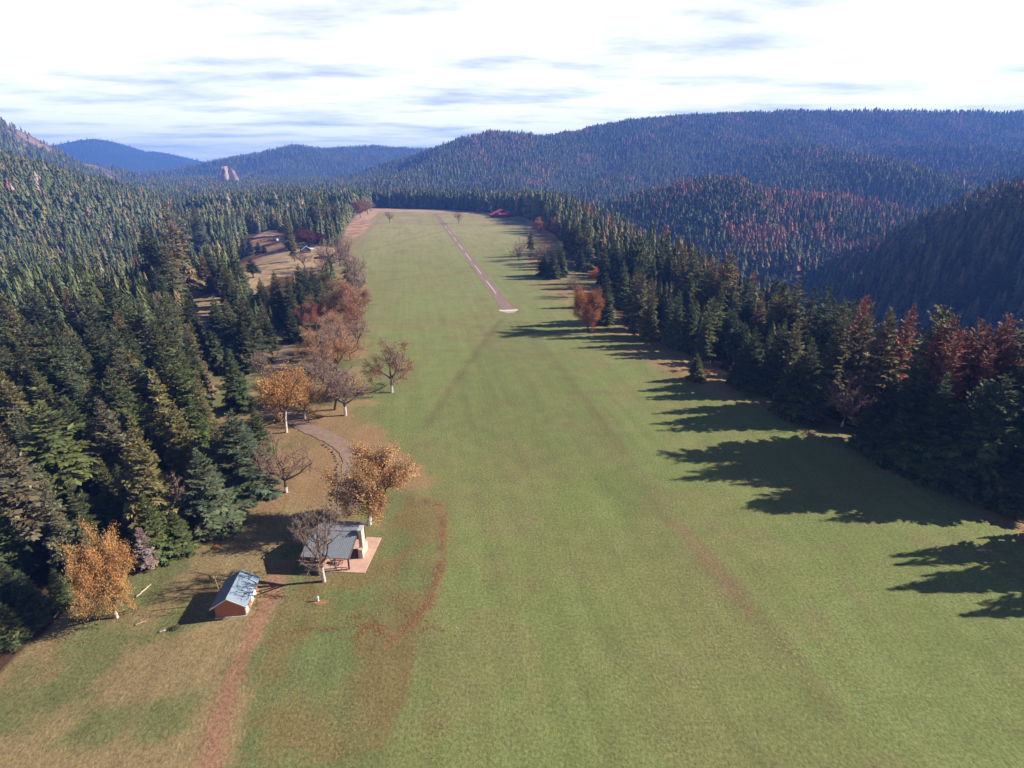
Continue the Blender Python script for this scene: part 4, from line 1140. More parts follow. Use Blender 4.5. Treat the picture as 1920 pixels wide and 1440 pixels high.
M_DARKRED = plank_wall("dark_red_boards", (0.20, 0.04, 0.035), 0.3)
M_DARKROOF = metal_roof("dark_slate_metal_roof", (0.10, 0.12, 0.18), 0.5)
M_SUNLIT_ROOF = metal_roof("painted_sunlit_roof", (0.55, 0.58, 0.66), 0.5)  # house roof as if sunlit: the light is in the colour
M_DARKWALL = plank_wall("dark_stained_boards", (0.07, 0.055, 0.05), 0.25)
M_WHITE = mottled("white_paint", (0.80, 0.79, 0.77), 2.0, 0.92, 1.04)
gl = Mat("window_glass", 0.08, 0.6); gl.base((0.03, 0.04, 0.05)); M_GLASS = gl.m
M_BLACK = mottled("black_rubber", (0.03, 0.03, 0.03), 4)
M_TRIM = mottled("roof_trim", (0.55, 0.47, 0.42), 2)

def gable(root, hw, y0, y1, wall_h, ridge_h, over, over_y, wall_mat, roof_mat, roof_thick=0.10, ridge_axis='y', base_z=0.0, trim=None, names=("wall", "roof")):
    """four walls with gable ends (ridge along local y) and two sloping roof slabs, as parts"""
    b = MB(); t = 0.12
    for y_, yo in ((y0, t), (y1 - t, t)):
        b.solid([(-hw, y_, base_z), (hw, y_, base_z), (hw, y_, wall_h), (0, y_, ridge_h), (-hw, y_, wall_h)], (0, yo, 0))
    b.box(-hw, -hw + t, y0 + t, y1 - t, base_z, wall_h); b.box(hw - t, hw, y0 + t, y1 - t, base_z, wall_h)
    w = b.build(names[0], wall_mat, root)
    sl = (ridge_h - wall_h) / hw; ex = hw + over; ez = wall_h - sl * over
    b = MB()
    for s in (-1, 1):
        ring = [(0, y0 - over_y, ridge_h + 0.02), (s * ex, y0 - over_y, ez + 0.02), (s * ex, y0 - over_y, ez + 0.02 + roof_thick), (0, y0 - over_y, ridge_h + 0.02 + roof_thick)]
        b.solid(ring if s > 0 else ring[::-1], (0, (y1 - y0) + 2 * over_y, 0))
    r = b.build(names[1], roof_mat, root)
    b = MB(); b.tube((0, y0 - over_y, ridge_h + roof_thick + 0.03), (0, y1 + over_y, ridge_h + roof_thick + 0.03), 0.09, 0.09, 6)
    b.build("ridge_cap", roof_mat, r)
    if trim:
        for y_ in (y0 - over_y - 0.05, y1 + over_y):
            b = MB()
            for s in (-1, 1):
                ring = [(0, y_, ridge_h - 0.10), (s * ex, y_, ez - 0.10), (s * ex, y_, ez + roof_thick + 0.04), (0, y_, ridge_h + roof_thick + 0.04)]
                b.solid(ring if s > 0 else ring[::-1], (0, 0.05, 0))
            b.build("barge_board", trim, r)
    return w, r

# --- the small shed
pf, pb = at(460, 1154), at(481, 1108)
shed_rz = math.atan2(pb[1] - pf[1], pb[0] - pf[0]) - math.pi / 2
pc = at(446, 1131)
shed = thing("shed", "small red brown wooden shed with blue grey metal gable roof on the tan grass", "shed", (pc[0], pc[1], pc[2] + 0.08), shed_rz)
SH_L = 6.0
sw, sr = gable(shed, 2.2, -SH_L / 2, SH_L / 2, 2.35, 3.75, 0.62, 0.55, M_REDWOOD, M_BLUE_ROOF, 0.10, trim=M_TRIM)
MB().box(-2.45, 2.45, -SH_L / 2 - 0.25, SH_L / 2 + 0.25, -1.2, 0.0).build("foundation", M_CONC, shed)
for y_, wd, nm in ((-2.15, 1.0, "door"), (1.05, 2.3, "door")):
    d = MB().box(2.2, 2.26, y_ - wd / 2, y_ + wd / 2, 0.05, 2.05).build(nm, M_CREAM, shed)
    b = MB()
    for yy in (y_ - wd / 2 - 0.1, y_ + wd / 2): b.box(2.2, 2.28, yy, yy + 0.1, 0.05, 2.05)
    b.box(2.2, 2.28, y_ - wd / 2 - 0.1, y_ + wd / 2 + 0.1, 2.05, 2.15); b.build("frame", M_REDWOOD, d)
    MB().box(2.26, 2.33, y_ + wd / 2 - 0.2, y_ + wd / 2 - 0.12, 0.95, 1.12).build("handle", M_BLACK, d)
for k, (xx, yy) in enumerate(((-2.2, -3.0), (2.2, -3.0), (2.2, 3.0), (-2.2, 3.0))):
    MB().box(xx - 0.09 if xx < 0 else xx - 0.01, xx + 0.01 if xx < 0 else xx + 0.09, yy - 0.07, yy + 0.07, 0.0, 2.05).build("corner_board", M_REDWOOD, shed)
# crooked pole with a cross piece just left of the shed
pp = at(417, 1131)
pole = thing("wooden_pole", "thin leaning wooden pole with a forked top just left of the small shed", "pole", pp)
hp = tall(pp, 1083)
MB().tube((0, 0, -0.3), (-0.25, 0.1, hp * 0.62), 0.10, 0.085, 7).tube((-0.25, 0.1, hp * 0.62), (-0.42, 0.15, hp * 0.93), 0.085, 0.07, 7).build("post", mottled("weathered_pole", (0.26, 0.15, 0.09), 5), pole)
MB().tube((-0.42, 0.15, hp * 0.9), (-0.02, 0.1, hp * 1.04), 0.06, 0.05, 6).tube((-0.42, 0.15, hp * 0.9), (-0.62, 0.15, hp * 1.0), 0.05, 0.04, 6).build("fork", mottled("pale_wood", (0.52, 0.36, 0.25), 5), pole)

# --- picnic shelter: slab, posts, big low gable roof, stone chimney
q0, q1 = at(687, 1072), at(711, 1008)
sh_rz = R(-4.0)
sc = at(623, 1046)
shx, shy = -32.6, 88.6
shz = hz(shx, shy)
shel = thing("picnic_shelter", "open timber picnic shelter with wide grey blue metal roof and stone chimney behind bare oak", "shelter", (shx, shy, shz + 0.05), sh_rz)
inner = Matrix.Rotation(-math.pi / 2, 4, 'Z')            # ridge runs across, so build the gable turned by a quarter
def turned(mb, a=math.pi / 2):
    c_, s_ = math.cos(a), math.sin(a); mb.v = [(x * c_ - y * s_, x * s_ + y * c_, z) for x, y, z in mb.v]; return mb
RW, RH, EH = 5.6, 4.7, 2.95                               # half depth, ridge and eave height
b = MB()
for s in (-1, 1):
    ring = [(0, -4.35, RH), (s * RW, -4.35, EH), (s * RW, -4.35, EH + 0.14), (0, -4.35, RH + 0.14)]
    b.solid(ring if s > 0 else ring[::-1], (0, 8.7, 0))
roof = turned(b).build("roof", M_BLUE_ROOF_X, shel)
turned(MB().tube((0, -4.35, RH + 0.17), (0, 4.35, RH + 0.17), 0.10, 0.10, 6)).build("ridge_cap", M_BLUE_ROOF_X, roof)
for y_ in (-4.41, 4.35):
    b = MB()
    for s in (-1, 1):
        ring = [(0, y_, RH - 0.14), (s * RW, y_, EH - 0.14), (s * RW, y_, EH + 0.17), (0, y_, RH + 0.17)]
        b.solid(ring if s > 0 else ring[::-1], (0, 0.06, 0))
    turned(b).build("barge_board", M_TIMBER, roof)
MB().box(-4.2, 6.9, -5.4, 5.0, -0.7, 0.06).build("patio_slab", M_PATIO, shel)
for xx in (-3.8, -1.3, 1.3, 3.8):
    for yy in (-4.6, 4.6):
        MB().box(xx - 0.13, xx + 0.13, yy - 0.13, yy + 0.13, 0.06, 3.15).build("post", M_TIMBER, shel)
for yy in (-4.6, 4.6): MB().box(-4.1, 4.1, yy - 0.1, yy + 0.1, 3.15 - 0.0, 3.15 + 0.14).build("beam", M_TIMBER, shel)
MB().box(-4.0, -3.85, -2.5, 4.4, 0.06, 2.9).build("wall", M_TIMBER, shel)
MB().box(-3.85, 3.5, 4.3, 4.45, 0.06, 2.9).build("back_wall", M_TIMBER, shel)
b = MB().box(1.6, 3.6, -5.05, -4.95, 0.62, 0.72)
for xx in (1.6, 2.55, 3.5): b.box(xx, xx + 0.1, -5.05, -4.95, 0.06, 0.62)
b.build("railing", M_REDWOOD, shel)
ch = MB().box(4.5, 5.3, -1.5, 1.5, 0.06, 1.9).box(4.55, 5.2, -0.75, 0.75, 1.9, 5.5).build("chimney", M_STONE, shel)
MB().box(4.45, 5.3, -0.85, 0.85, 5.5, 5.65).build("chimney_cap", M_CONC, ch)
MB().box(4.40, 4.5, -0.6, 0.6, 0.3, 1.2).build("hearth_opening", M_BLACK, ch)
# picnic tables under the roof, things of their own
for k, (xx, yy, lab) in enumerate(((-1.9, -2.9, "wooden picnic table at the left front under the shelter roof"), (1.4, -2.9, "wooden picnic table at the right front under the shelter roof"))):
    c_, s_ = math.cos(sh_rz), math.sin(sh_rz)
    tb = thing("picnic_table", lab, "table", (shx + xx * c_ - yy * s_, shy + xx * s_ + yy * c_, shz + 0.11), sh_rz, "picnic tables in the shelter")
    MB().box(-0.95, 0.95, -0.38, 0.38, 0.70, 0.76).build("table_top", M_REDWOOD, tb)
    for s in (-1, 1): MB().box(-0.95, 0.95, s * 0.68 - 0.13, s * 0.68 + 0.13, 0.42, 0.47).build("bench_seat", M_REDWOOD, tb)
    for xx2 in (-0.7, 0.7):
        MB().tube((xx2, -0.7, 0), (xx2, -0.15, 0.7), 0.05, 0.05, 5).tube((xx2, 0.7, 0), (xx2, 0.15, 0.7), 0.05, 0.05, 5).box(xx2 - 0.03, xx2 + 0.03, -0.75, 0.75, 0.36, 0.415).build("leg", M_REDWOOD, tb)

# --- white standpipe with its bare ring of soil
pw = at(597, 1127)
st = thing("water_standpipe", "short white water standpipe on a patch of bare red soil in the lawn", "standpipe", pw)
MB().tube((0, 0, -0.1), (0, 0, 0.75), 0.13, 0.11, 10).build("pipe", M_WHITE, st)
MB().tube((0, 0, 0.75), (0, 0, 0.95), 0.17, 0.12, 10).tube((0.05, 0, 0.82), (-0.32, 0.02, 0.80), 0.075, 0.06, 8).build("head", M_WHITE, st)
MB().tube((0, 0, 0.95), (0.3, 0.1, 1.02), 0.03, 0.025, 6).build("handle", M_BLACK, st)
gpt = np.random.default_rng(8); ang_ = np.linspace(0, 6.28, 26, endpoint=False)
rad_ = gpt.uniform(0.8, 1.25, 26)
ring_ = [(pw[0] + 0.5 + 1.25 * rad_[i] * math.cos(a), pw[1] - 0.35 + 0.6 * rad_[i] * math.sin(a)) for i, a in enumerate(ang_)]
ring_ = [(x_, y_, hz(x_, y_) + 0.05) for x_, y_ in ring_]
b = MB()
for i in range(26): b.poly([(pw[0] + 0.5, pw[1] - 0.35, hz(pw[0] + 0.5, pw[1] - 0.35) + 0.06), ring_[i], ring_[(i + 1) % 26]])
b.build("bare_soil_path", mottled("red_soil", (0.30, 0.150, 0.080), 2.5, 0.6, 1.25, local=False), kind="structure")

# --- red-roofed lodge at the far right corner of the field
lp = at(941, 407)
LK = project(*lp)[2] / FPX * 1.28                               # metres per reference pixel out there
lodge = thing("lodge", "large red roofed lodge by the dark woods at the far end of the field", "lodge", (lp[0], lp[1], lp[2]), R(16))
U = LK
w, r = gable(lodge, 8.6 * U, -7 * U, 9 * U, 7.2 * U, 10.9 * U, 1.6 * U, 1.0 * U, M_DARKRED, M_REDROOF, 0.3, trim=M_TRIM)
# two lower wings with lean-to roofs
for s, wx in ((-1, 8.0), (1, 9.5)):
    x0, x1 = (8.6 * U, (8.6 + wx) * U)
    b = MB().box(min(s * x0, s * x1), max(s * x0, s * x1), -5.5 * U, 7 * U, 0, 3.6 * U); b.build("wing_wall", M_DARKRED, lodge)
    ring = [(s * x0, -6.5 * U, 7.0 * U), (s * (x1 + 1.2 * U), -6.5 * U, 3.5 * U), (s * (x1 + 1.2 * U), -6.5 * U, 3.9 * U), (s * x0, -6.5 * U, 7.4 * U)]
    MB().solid(ring if s > 0 else ring[::-1], (0, 14.5 * U, 0)).build("wing_roof", M_REDROOF, lodge)
ring = [(-7.2 * U, -7.02 * U, 6.6 * U), (-7.2 * U, -11.5 * U, 4.2 * U), (-7.2 * U, -11.5 * U, 4.5 * U), (-7.2 * U, -7.02 * U, 6.9 * U)]
MB().solid(ring, (14.4 * U, 0, 0)).build("porch_roof", M_REDROOF, lodge)
for xx in (-6.8, -2.3, 2.3, 6.8): MB().box(xx * U - 0.2, xx * U + 0.2, -11.2 * U, -10.9 * U, 0, 4.2 * U).build("porch_post", M_TIMBER, lodge)
for xx in (-14.0, -11.5, 11.5, 14.5):
    wn_ = MB().box(xx * U - 0.8, xx * U + 0.8, -5.56 * U, -5.5 * U + 0.01, 1.2 * U, 2.7 * U).build("window", M_GLASS, lodge)
    MB().box(xx * U - 0.95, xx * U + 0.95, -5.6 * U, -5.5 * U, 1.05 * U, 1.2 * U).build("sill", M_TRIM, wn_)
for xx in (-3.5, 0, 3.5):
    wn_ = MB().box(xx * U - 1.0, xx * U + 1.0, -7.06 * U, -7.0 * U + 0.01, 1.0 * U, 3.0 * U).build("window", M_GLASS, lodge)
    MB().box(xx * U - 1.15, xx * U + 1.15, -7.10 * U, -7.0 * U, 0.85 * U, 1.0 * U).build("sill", M_TRIM, wn_)
MB().box(5.2 * U, 6.6 * U, -7.07 * U, -7.0 * U + 0.01, 0.1, 2.6 * U).build("door", M_TIMBER, lodge)

# --- dark house in the left clearing, rust shed and white vehicle near it
hp_ = at(573, 473); HK = project(*hp_)[2] / FPX * 1.55
house = thing("house", "dark house with slate blue roof and pale lit roof slope in the left clearing", "house", tuple(hp_), R(28))
gable(house, 5.0 * HK, -7 * HK, 7 * HK, 4.4 * HK, 7.8 * HK, 1.0 * HK, 0.8 * HK, M_DARKWALL, M_DARKROOF, 0.25, trim=M_TRIM)
ring = [(5.0 * HK, -6 * HK, 4.6 * HK), (10.5 * HK, -6 * HK, 3.2 * HK), (10.5 * HK, -6 * HK, 3.45 * HK), (5.0 * HK, -6 * HK, 4.85 * HK)]
MB().solid(ring, (0, 10 * HK, 0)).build("porch_roof", M_SUNLIT_ROOF, house)  # slab in place of the sunlit roof slope, sunlight painted as pale colour
for yy in (-5.6, -1.0, 3.6): MB().box(10.0 * HK, 10.0 * HK + 0.25, yy * HK, yy * HK + 0.25, -0.5, 3.2 * HK).build("porch_post", M_TIMBER, house)
for xx in (-2.6, 2.2):
    wn_ = MB().box(xx * HK - 0.8, xx * HK + 0.8, -7.06 * HK, -7.0 * HK + 0.01, 1.5 * HK, 3.0 * HK).build("window", M_GLASS, house)
    MB().box(xx * HK - 0.95, xx * HK + 0.95, -7.12 * HK, -7.0 * HK, 1.35 * HK, 1.5 * HK).build("sill", M_TRIM, wn_)
MB().box(-0.6 * HK, 0.6 * HK, -7.07 * HK, -7.0 * HK + 0.01, -0.3, 2.6 * HK).build("door", M_TIMBER, house)
rp = at(597, 485); K2 = project(*rp)[2] / FPX
rsd = thing("outbuilding", "low brown open outbuilding in the clearing right of the dark house", "outbuilding", tuple(rp), R(4))
gable(rsd, 7.5 * K2, -2.5 * K2, 2.5 * K2, 2.6 * K2, 3.8 * K2, 0.6 * K2, 0.5 * K2, M_TIMBER, mottled("rusty_roof", (0.17, 0.07, 0.055), 0.8), 0.2)
MB().box(-1.2 * K2, 1.2 * K2, -2.56 * K2, -2.49 * K2, 0.0, 2.2 * K2).build("door", M_BLACK, rsd)
vp = at(521, 451); K3 = project(*vp)[2] / FPX
veh = thing("parked_trailer", "small white vehicle parked in tree shade on the brown upper clearing", "vehicle", tuple(vp), R(62), None, (0.62, 0.75, 0.75))
b = MB(); b.solid([(-2.9, -1.1, 0.5), (2.7, -1.1, 0.5), (2.9, -1.1, 1.4), (2.4, -1.1, 2.55), (-2.6, -1.1, 2.6), (-2.9, -1.1, 1.6)], (0, 2.2, 0)); b.build("body", M_WHITE, veh)
for xx in (-0.5, 0.5):
    for yy in (-1.12, 0.9): MB().tube((xx, yy, 0.36), (xx, yy + 0.22, 0.36), 0.36, 0.36, 12).build("wheel", M_BLACK, veh)
MB().box(-1.6, -0.4, -1.13, -1.09, 1.5, 2.1).build("window", M_GLASS, veh)
MB().box(0.9, 1.6, -1.13, -1.09, 0.6, 2.2).build("door", M_CREAM, veh)
MB().tube((2.7, 0, 0.55), (4.0, 0, 0.5), 0.06, 0.06, 6).build("tow_bar", M_BLACK, veh)

# --- pale rock knob standing out of the far forest
kp = far_point(424, 316, 2500); kn = 22
kz = hz(kp[0], kp[1])
vv, ff = [], []
kr = np.random.default_rng(12)
top_z = CAM_H + (far_point(424, 309, 2500)[2] - CAM_H)
Hk = max(40.0, top_z - kz)
prof = [(0.0, 1.35), (0.25, 1.2), (0.5, 1.05), (0.72, 0.88), (0.88, 0.62), (0.97, 0.30), (1.0, 0.02)]
ns = 40
cr1 = kr.uniform(-0.22, 0.14, ns)
for q, rad in prof:
    for i in range(ns):
        a = 2 * math.pi * i / ns
        rr = 29 * rad * (1 + cr1[i] * (1 - 0.5 * q) + 0.08 * math.sin(3 * a + 1) + kr.normal(0, 0.025))
        vv.append((rr * math.cos(a), rr * 0.8 * math.sin(a), Hk * (q + 0.04 * kr.normal() * (q < 0.95)) - 4))
for k in range(len(prof) - 1):
    for i in range(ns): j = (i + 1) % ns; ff.append((k * ns + i, k * ns + j, (k + 1) * ns + j, (k + 1) * ns + i))
me = bpy.data.meshes.new("rock_knob"); me.from_pydata(vv, [], ff); me.update()
mk = Mat("pale_cliff_rock", 0.95, 0.05)
mk.base(mk.scale((0.37, 0.275, 0.235), mk.rng(mk.noise(0.09, 5, 0.65, None, (1, 1, 0.3)), 0.3, 0.7, 0.6, 1.25)))
me.materials.append(mk.m)
obj("rock_knob", me, None, (kp[0], kp[1], kz), label="pale pinkish rock knob rising out of the distant forest", category="rock")

# ------------------------------------------------------------------ fallen leaves, rocks, logs, shrubs
fg = np.random.default_rng(17)
LP = []
def along(P, n, w):
    seg = np.hypot(*np.diff(P, axis=0).T); s = np.concatenate([[0], np.cumsum(seg)])
    q = fg.uniform(0, s[-1], n); x_ = np.interp(q, s, P[:, 0]) + fg.normal(0, w, n); y_ = np.interp(q, s, P[:, 1]) + fg.normal(0, w, n)
    LP.append(np.stack([x_, y_], 1))
def blob(px, py, n, rx, ry=None):
    c = at(px, py); n = n // 2
    sub = fg.normal(0, 1.5 * rx, (14, 2)) * [1.3, 0.8]; k = fg.integers(0, 14, n); sc = fg.uniform(0.12, 0.6, 14) * rx
    LP.append(np.stack([c[0] + sub[k, 0] + fg.normal(0, 1, n) * sc[k] * 1.6, c[1] + sub[k, 1] + fg.normal(0, 1, n) * sc[k]], 1)); return
    LP.append(np.stack([c[0] + fg.normal(0, rx, n), c[1] + fg.normal(0, ry or rx, n)], 1))
along(WINDROW, 5200, 0.62); along(SWIRL, 900, 0.6); along(line([(560, 1165), (640, 1160), (720, 1150)]), 700, 0.35); along(line([(545, 1185), (640, 1178), (740, 1165)]), 900, 0.4); along(line([(500, 1205), (600, 1202), (720, 1190)]), 900, 0.5)
along(line([(800, 1180), (830, 1300), (820, 1420)]), 500, 0.8)
for px, py, n, r_ in ((712, 1180, 700, 0.7), (690, 1170, 500, 0.6), (760, 1150, 400, 0.7), (805, 1180, 900, 0.8), (815, 1190, 500, 0.7), (900, 1155, 250, 0.6), (945, 1167, 200, 0.5), (958, 1175, 160, 0.4), (680, 1120, 300, 1.0), (730, 1125, 350, 1.0), (690, 1205, 700, 1.2), (640, 1208, 600, 1.5),
                      (220, 1160, 1400, 2.6), (150, 1195, 1200, 2.5), (110, 1205, 900, 2.0), (300, 1130, 350, 2.5), (700, 985, 900, 3.0), (760, 960, 700, 2.5), (610, 1095, 500, 2.0), (650, 1110, 350, 1.5), (540, 925, 900, 3.5), (580, 900, 700, 3.5), (540, 812, 900, 3.5), (650, 782, 900, 3.5), (690, 760, 400, 2.5), (590, 760, 1200, 4.0), (735, 738, 300, 2.5),
                      (1900, 1190, 250, 1.0), (1870, 1195, 150, 0.8), (1060, 1195, 60, 0.4), (560, 1300, 900, 4), (700, 1330, 900, 5), (850, 1380, 400, 4), (250, 1330, 700, 5)):
    blob(px, py, n, r_)
LP = np.concatenate(LP)
LP = LP[vnoise(LP[:, 0] / 1.7 + 300, LP[:, 1] / 1.7 + 300, 9) + fg.normal(0, 0.12, len(LP)) > 0.42]
c_, s_ = math.cos(-sh_rz), math.sin(-sh_rz)
lx_, ly_ = (LP[:, 0] - shx) * c_ - (LP[:, 1] - shy) * s_, (LP[:, 0] - shx) * s_ + (LP[:, 1] - shy) * c_
LP = LP[~((lx_ > -4.5) & (lx_ < 7) & (ly_ > -5.6) & (ly_ < 5.2))]
lz = height(LP[:, 0], LP[:, 1]) + fg.uniform(0.03, 0.14, len(LP))
n = len(LP); ctr = np.stack([LP[:, 0], LP[:, 1], lz], 1)
nrm = np.stack([fg.normal(0, 0.5, n), fg.normal(0, 0.5, n), np.ones(n)], 1); nrm /= np.linalg.norm(nrm, axis=1)[:, None]
a = np.cross(nrm, fg.normal(0, 1, (n, 3))); a /= np.linalg.norm(a, axis=1)[:, None]; bb = np.cross(nrm, a)
s1 = fg.uniform(0.035, 0.085, n)[:, None]
lv = np.stack([ctr - a * s1, ctr + bb * s1 * 0.7, ctr + a * s1, ctr - bb * s1 * 0.7], 1).reshape(-1, 3)
base_ = np.array([0.32, 0.135, 0.062]); lc = base_ * fg.uniform(0.45, 1.35, (n, 1)) * fg.uniform(0.85, 1.15, (n, 3))
obj("fallen_leaves", mesh_from("fallen_leaves", lv, [np.arange(n * 4).reshape(-1, 4)], [leaf_material("litter", 0.1, use_object=False)], np.repeat(lc, 4, 0)), kind="stuff")

M_ROCK = mottled("edging_stone", (0.17, 0.125, 0.105), 2.5, 0.6, 1.3, local=True)
def rock_mesh(seed, sx, sy, sz):
    g = np.random.default_rng(seed)
    bmv = []; nlat, nlon = 5, 9
    for i in range(nlat + 1):
        th_ = math.pi * i / nlat
        for j in range(nlon):
            ph = 2 * math.pi * j / nlon; k = g.uniform(0.78, 1.18)
            bmv.append((sx * k * math.sin(th_) * math.cos(ph), sy * k * math.sin(th_) * math.sin(ph), sz * k * math.cos(th_)))
    f = []
    for i in range(nlat):
        for j in range(nlon): j2 = (j + 1) % nlon; f.append((i * nlon + j, (i + 1) * nlon + j, (i + 1) * nlon + j2, i * nlon + j2))
    m = bpy.data.meshes.new("edging_stone"); m.from_pydata(bmv, [], f); m.update(); m.materials.append(M_ROCK); return m
RM = [rock_mesh(s, *d) for s, d in ((1, (0.42, 0.34, 0.26)), (2, (0.34, 0.40, 0.28)), (3, (0.5, 0.32, 0.24)))]
edge_l = line([(622, 945), (628, 915), (633, 890), (634, 868), (626, 848), (606, 833)])
seg = np.hypot(*np.diff(edge_l, axis=0).T); s_e = np.concatenate([[0], np.cumsum(seg)])
rk_ = np.random.default_rng(3)
STONE_POS = [(np.interp(q, s_e, edge_l[:, 0]), np.interp(q, s_e, edge_l[:, 1])) for q in np.arange(0, s_e[-1], 1.5)]
edge2 = line([(492, 1047), (512, 1030), (535, 1015), (550, 1003)])
seg = np.hypot(*np.diff(edge2, axis=0).T); s_e2 = np.concatenate([[0], np.cumsum(seg)])
ST2 = [(np.interp(q, s_e2, edge2[:, 0]), np.interp(q, s_e2, edge2[:, 1])) for q in np.arange(0, s_e2[-1], 1.6)]
for lst, what in ((STONE_POS, "in the line along the driveway bend"), (ST2, "in the short line beside the shelter shadow")):
    for k, (x_, y_) in enumerate(lst):
        x_, y_ = x_ + rk_.normal(0, 0.18), y_ + rk_.normal(0, 0.18)
        o = obj("edging_stone", RM[k % 3], None, (x_, y_, hz(x_, y_) + 0.08), category="stone", group="dark stones edging the drive")
        o["label"] = f"dark edging stone, {ORD[k] if k < 20 else 'number ' + str(k + 1)} from the near end {what}" if k < 20 else f"dark edging stone, {ORD[k - 20]} beyond the twentieth {what}"
        o.rotation_euler = (0, 0, rk_.uniform(0, 6.28)); sc_k = rk_.uniform(0.75, 1.3); o.scale = (sc_k, sc_k, sc_k)

M_LOG = mottled("bleached_log", (0.46, 0.33, 0.25), 3, 0.7, 1.2)
LOGS = [((60, 972), (105, 953), "long pale fallen log on the brown forest floor near the bare trunks"), ((62, 978), (78, 966), "short pale fallen log just under the long one on the forest floor"), ((20, 1013), (31, 1006), "short pale log lying left of the bare pine trunks"), ((104, 990), (108, 985), "stubby pale log piece on the forest floor right of the bare trunks"), ((98, 900), (150, 918), "thin fallen log on the shaded forest floor behind the tall bare trunk"), ((146, 918), (150, 907), "thin pale snag leaning over the shaded forest floor"), ((256, 1120), (266, 1112), "short pale log on the grass right of the golden maple"), ((265, 1112), (284, 1096), "thin grey branch lying on the grass between golden maple and small shed"),
        ((255, 1172), (274, 1165), "fallen branch on the grass below the golden maple"), ((100, 1160), (112, 1148), "pale log in the leaf litter between young fir and golden maple"), ((125, 1140), (146, 1122), "brush log at the foot of the young green fir"), ((300, 1186), (312, 1182), "short dark log on the grass below the golden maple")]
for (a_, b_, lab) in LOGS:
    p0, p1 = at(*a_), at(*b_); 
    m_ = MB(); r0_ = 0.07 + 0.03 * (len(lab) % 3); d_ = p1 - p0
    mid_ = d_ * 0.55 + np.array([0.05, -0.05, 0.04])
    m_.tube((0, 0, r0_), tuple(mid_ + [0, 0, r0_]), r0_, r0_ * 0.8, 7).tube(tuple(mid_ + [0, 0, r0_]), tuple(d_ + [0, 0, r0_]), r0_ * 0.8, r0_ * 0.45, 7)
    m_.tube(tuple(mid_ * 0.8 + [0, 0, r0_]), tuple(mid_ * 0.8 + [0.3, 0.35, 0.6]), 0.05, 0.03, 5)
    o = m_.build("fallen_log", M_LOG, None, label=lab, category="log"); o.location = tuple(p0)

def shrub_mesh(seed, nleaf=420):
    g = np.random.default_rng(seed)
    d = g.normal(0, 1, (nleaf, 3)); d /= np.linalg.norm(d, axis=1)[:, None]; d[:, 2] = np.abs(d[:, 2])
    lob = 1 + 0.35 * vnoise(d[:, 0] * 3 + 10, d[:, 1] * 3 + d[:, 2] * 2 + 10, seed)
    ctr = d * (g.uniform(0.35, 1.0, nleaf) ** 0.5 * lob * 0.75)[:, None]
    a = g.normal(0, 1, (nleaf, 3)); a /= np.linalg.norm(a, axis=1)[:, None]
    bb = np.cross(a, g.normal(0, 1, (nleaf, 3))); bb /= np.linalg.norm(bb, axis=1)[:, None]
    s = g.uniform(0.06, 0.14, nleaf)[:, None]
    v = np.stack([ctr - a * s, ctr + bb * s * 0.6, ctr + a * s, ctr - bb * s * 0.6], 1).reshape(-1, 3)
    c = np.repeat(g.uniform(0.6, 1.4, (nleaf, 1)) * np.ones((1, 3)), 4, 0)
    return mesh_from("shrub", v, [np.arange(nleaf * 4).reshape(-1, 4)], [M_LEAF], c)
SM = [shrub_mesh(s) for s in (1, 2, 3)]
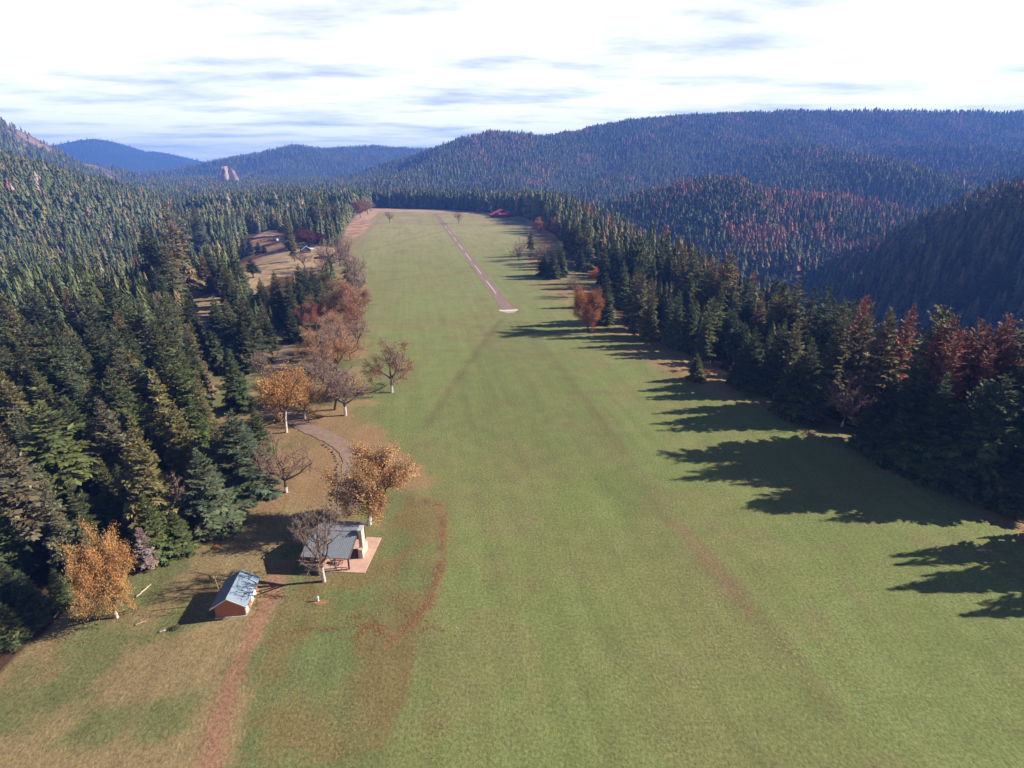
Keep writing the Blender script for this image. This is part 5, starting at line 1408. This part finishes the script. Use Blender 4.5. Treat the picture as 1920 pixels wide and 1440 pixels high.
SHRUBS = [(315, 748, 1.6, (0.10, 0.22, 0.03), "bright green bush beside the orange woodland tree"), (250, 790, 1.6, (0.45, 0.18, 0.04), "orange bush on the forest floor left of the orange woodland tree"), (238, 788, 1.2, (0.45, 0.22, 0.05), "yellowish bush on the shaded forest floor under the olive firs"), (144, 812, 1.3, (0.46, 0.16, 0.04), "small orange bush between two firs deep in the left woods"),
 (30, 1030, 2.2, (0.16, 0.14, 0.04), "yellow green thicket bush under the bare pine trunks"), (15, 1050, 1.8, (0.30, 0.12, 0.05), "rusty bush at the left frame edge under the bare pines"), (330, 1178, 0.7, (0.12, 0.10, 0.05), "low dark bush in the grass between maple and shed"), (407, 1027, 0.6, (0.48, 0.18, 0.05), "tiny orange bush on the tan grass above the small shed"), (445, 955, 1.6, (0.10, 0.17, 0.04), "bright green grass bush at the foot of the blue green firs"),
 (505, 680, 1.5, (0.46, 0.22, 0.05), "golden bush at the foot of the dark fir by the upper driveway"), (240, 452, 3.0, (0.50, 0.30, 0.06), "golden yellow bush in the ravine left of the tall ragged firs"), (215, 450, 3.5, (0.32, 0.13, 0.10), "reddish bush in the ravine beside the golden yellow bush"), (455, 460, 3.2, (0.46, 0.15, 0.07), "orange red bush at the upper left of the brown clearing"), (1325, 700, 1.6, (0.30, 0.11, 0.05), "rusty bush behind the small lone field fir"), (1345, 685, 1.6, (0.34, 0.14, 0.05), "orange brown bush between right edge firs above the lone fir"),
 (1120, 508, 2.2, (0.50, 0.18, 0.05), "orange bush beside the small bright orange tree at right"), (620, 520, 1.8, (0.16, 0.14, 0.05), "olive bush under the pink oaks near the dark house")]
for k, (px, py, r_, c, lab) in enumerate(SHRUBS):
    p = at(px, py); o = obj("shrub", SM[k % 3], None, (p[0], p[1], p[2]), label=lab, category="bush")
    o.scale = (r_ * 1.2, r_ * 1.1, r_); o.color = (*c, 1); o.rotation_euler = (0, 0, k * 1.3)

# ------------------------------------------------------------------ haze: one even box of air around everything
zlo = float(GZ.min()) - 1.0
zhi = float(max(GZ.max() + 42, CAM_H + 30))
hm = bpy.data.materials.new("haze_air"); hm.use_nodes = True
hn_, hl_ = hm.node_tree.nodes, hm.node_tree.links
hn_.clear()
pvn = hn_.new("ShaderNodeVolumePrincipled"); ho = hn_.new("ShaderNodeOutputMaterial")
pvn.inputs["Color"].default_value = HAZE_COLOR; pvn.inputs["Density"].default_value = HAZE_DENSITY; pvn.inputs["Anisotropy"].default_value = 0.0
hl_.new(pvn.outputs[0], ho.inputs["Volume"])
MB().box(-6900, 6900, -300, 8700, zlo, zhi).build("haze", hm, kind="stuff")
print("haze box", zlo, zhi, "ground verts", len(V))
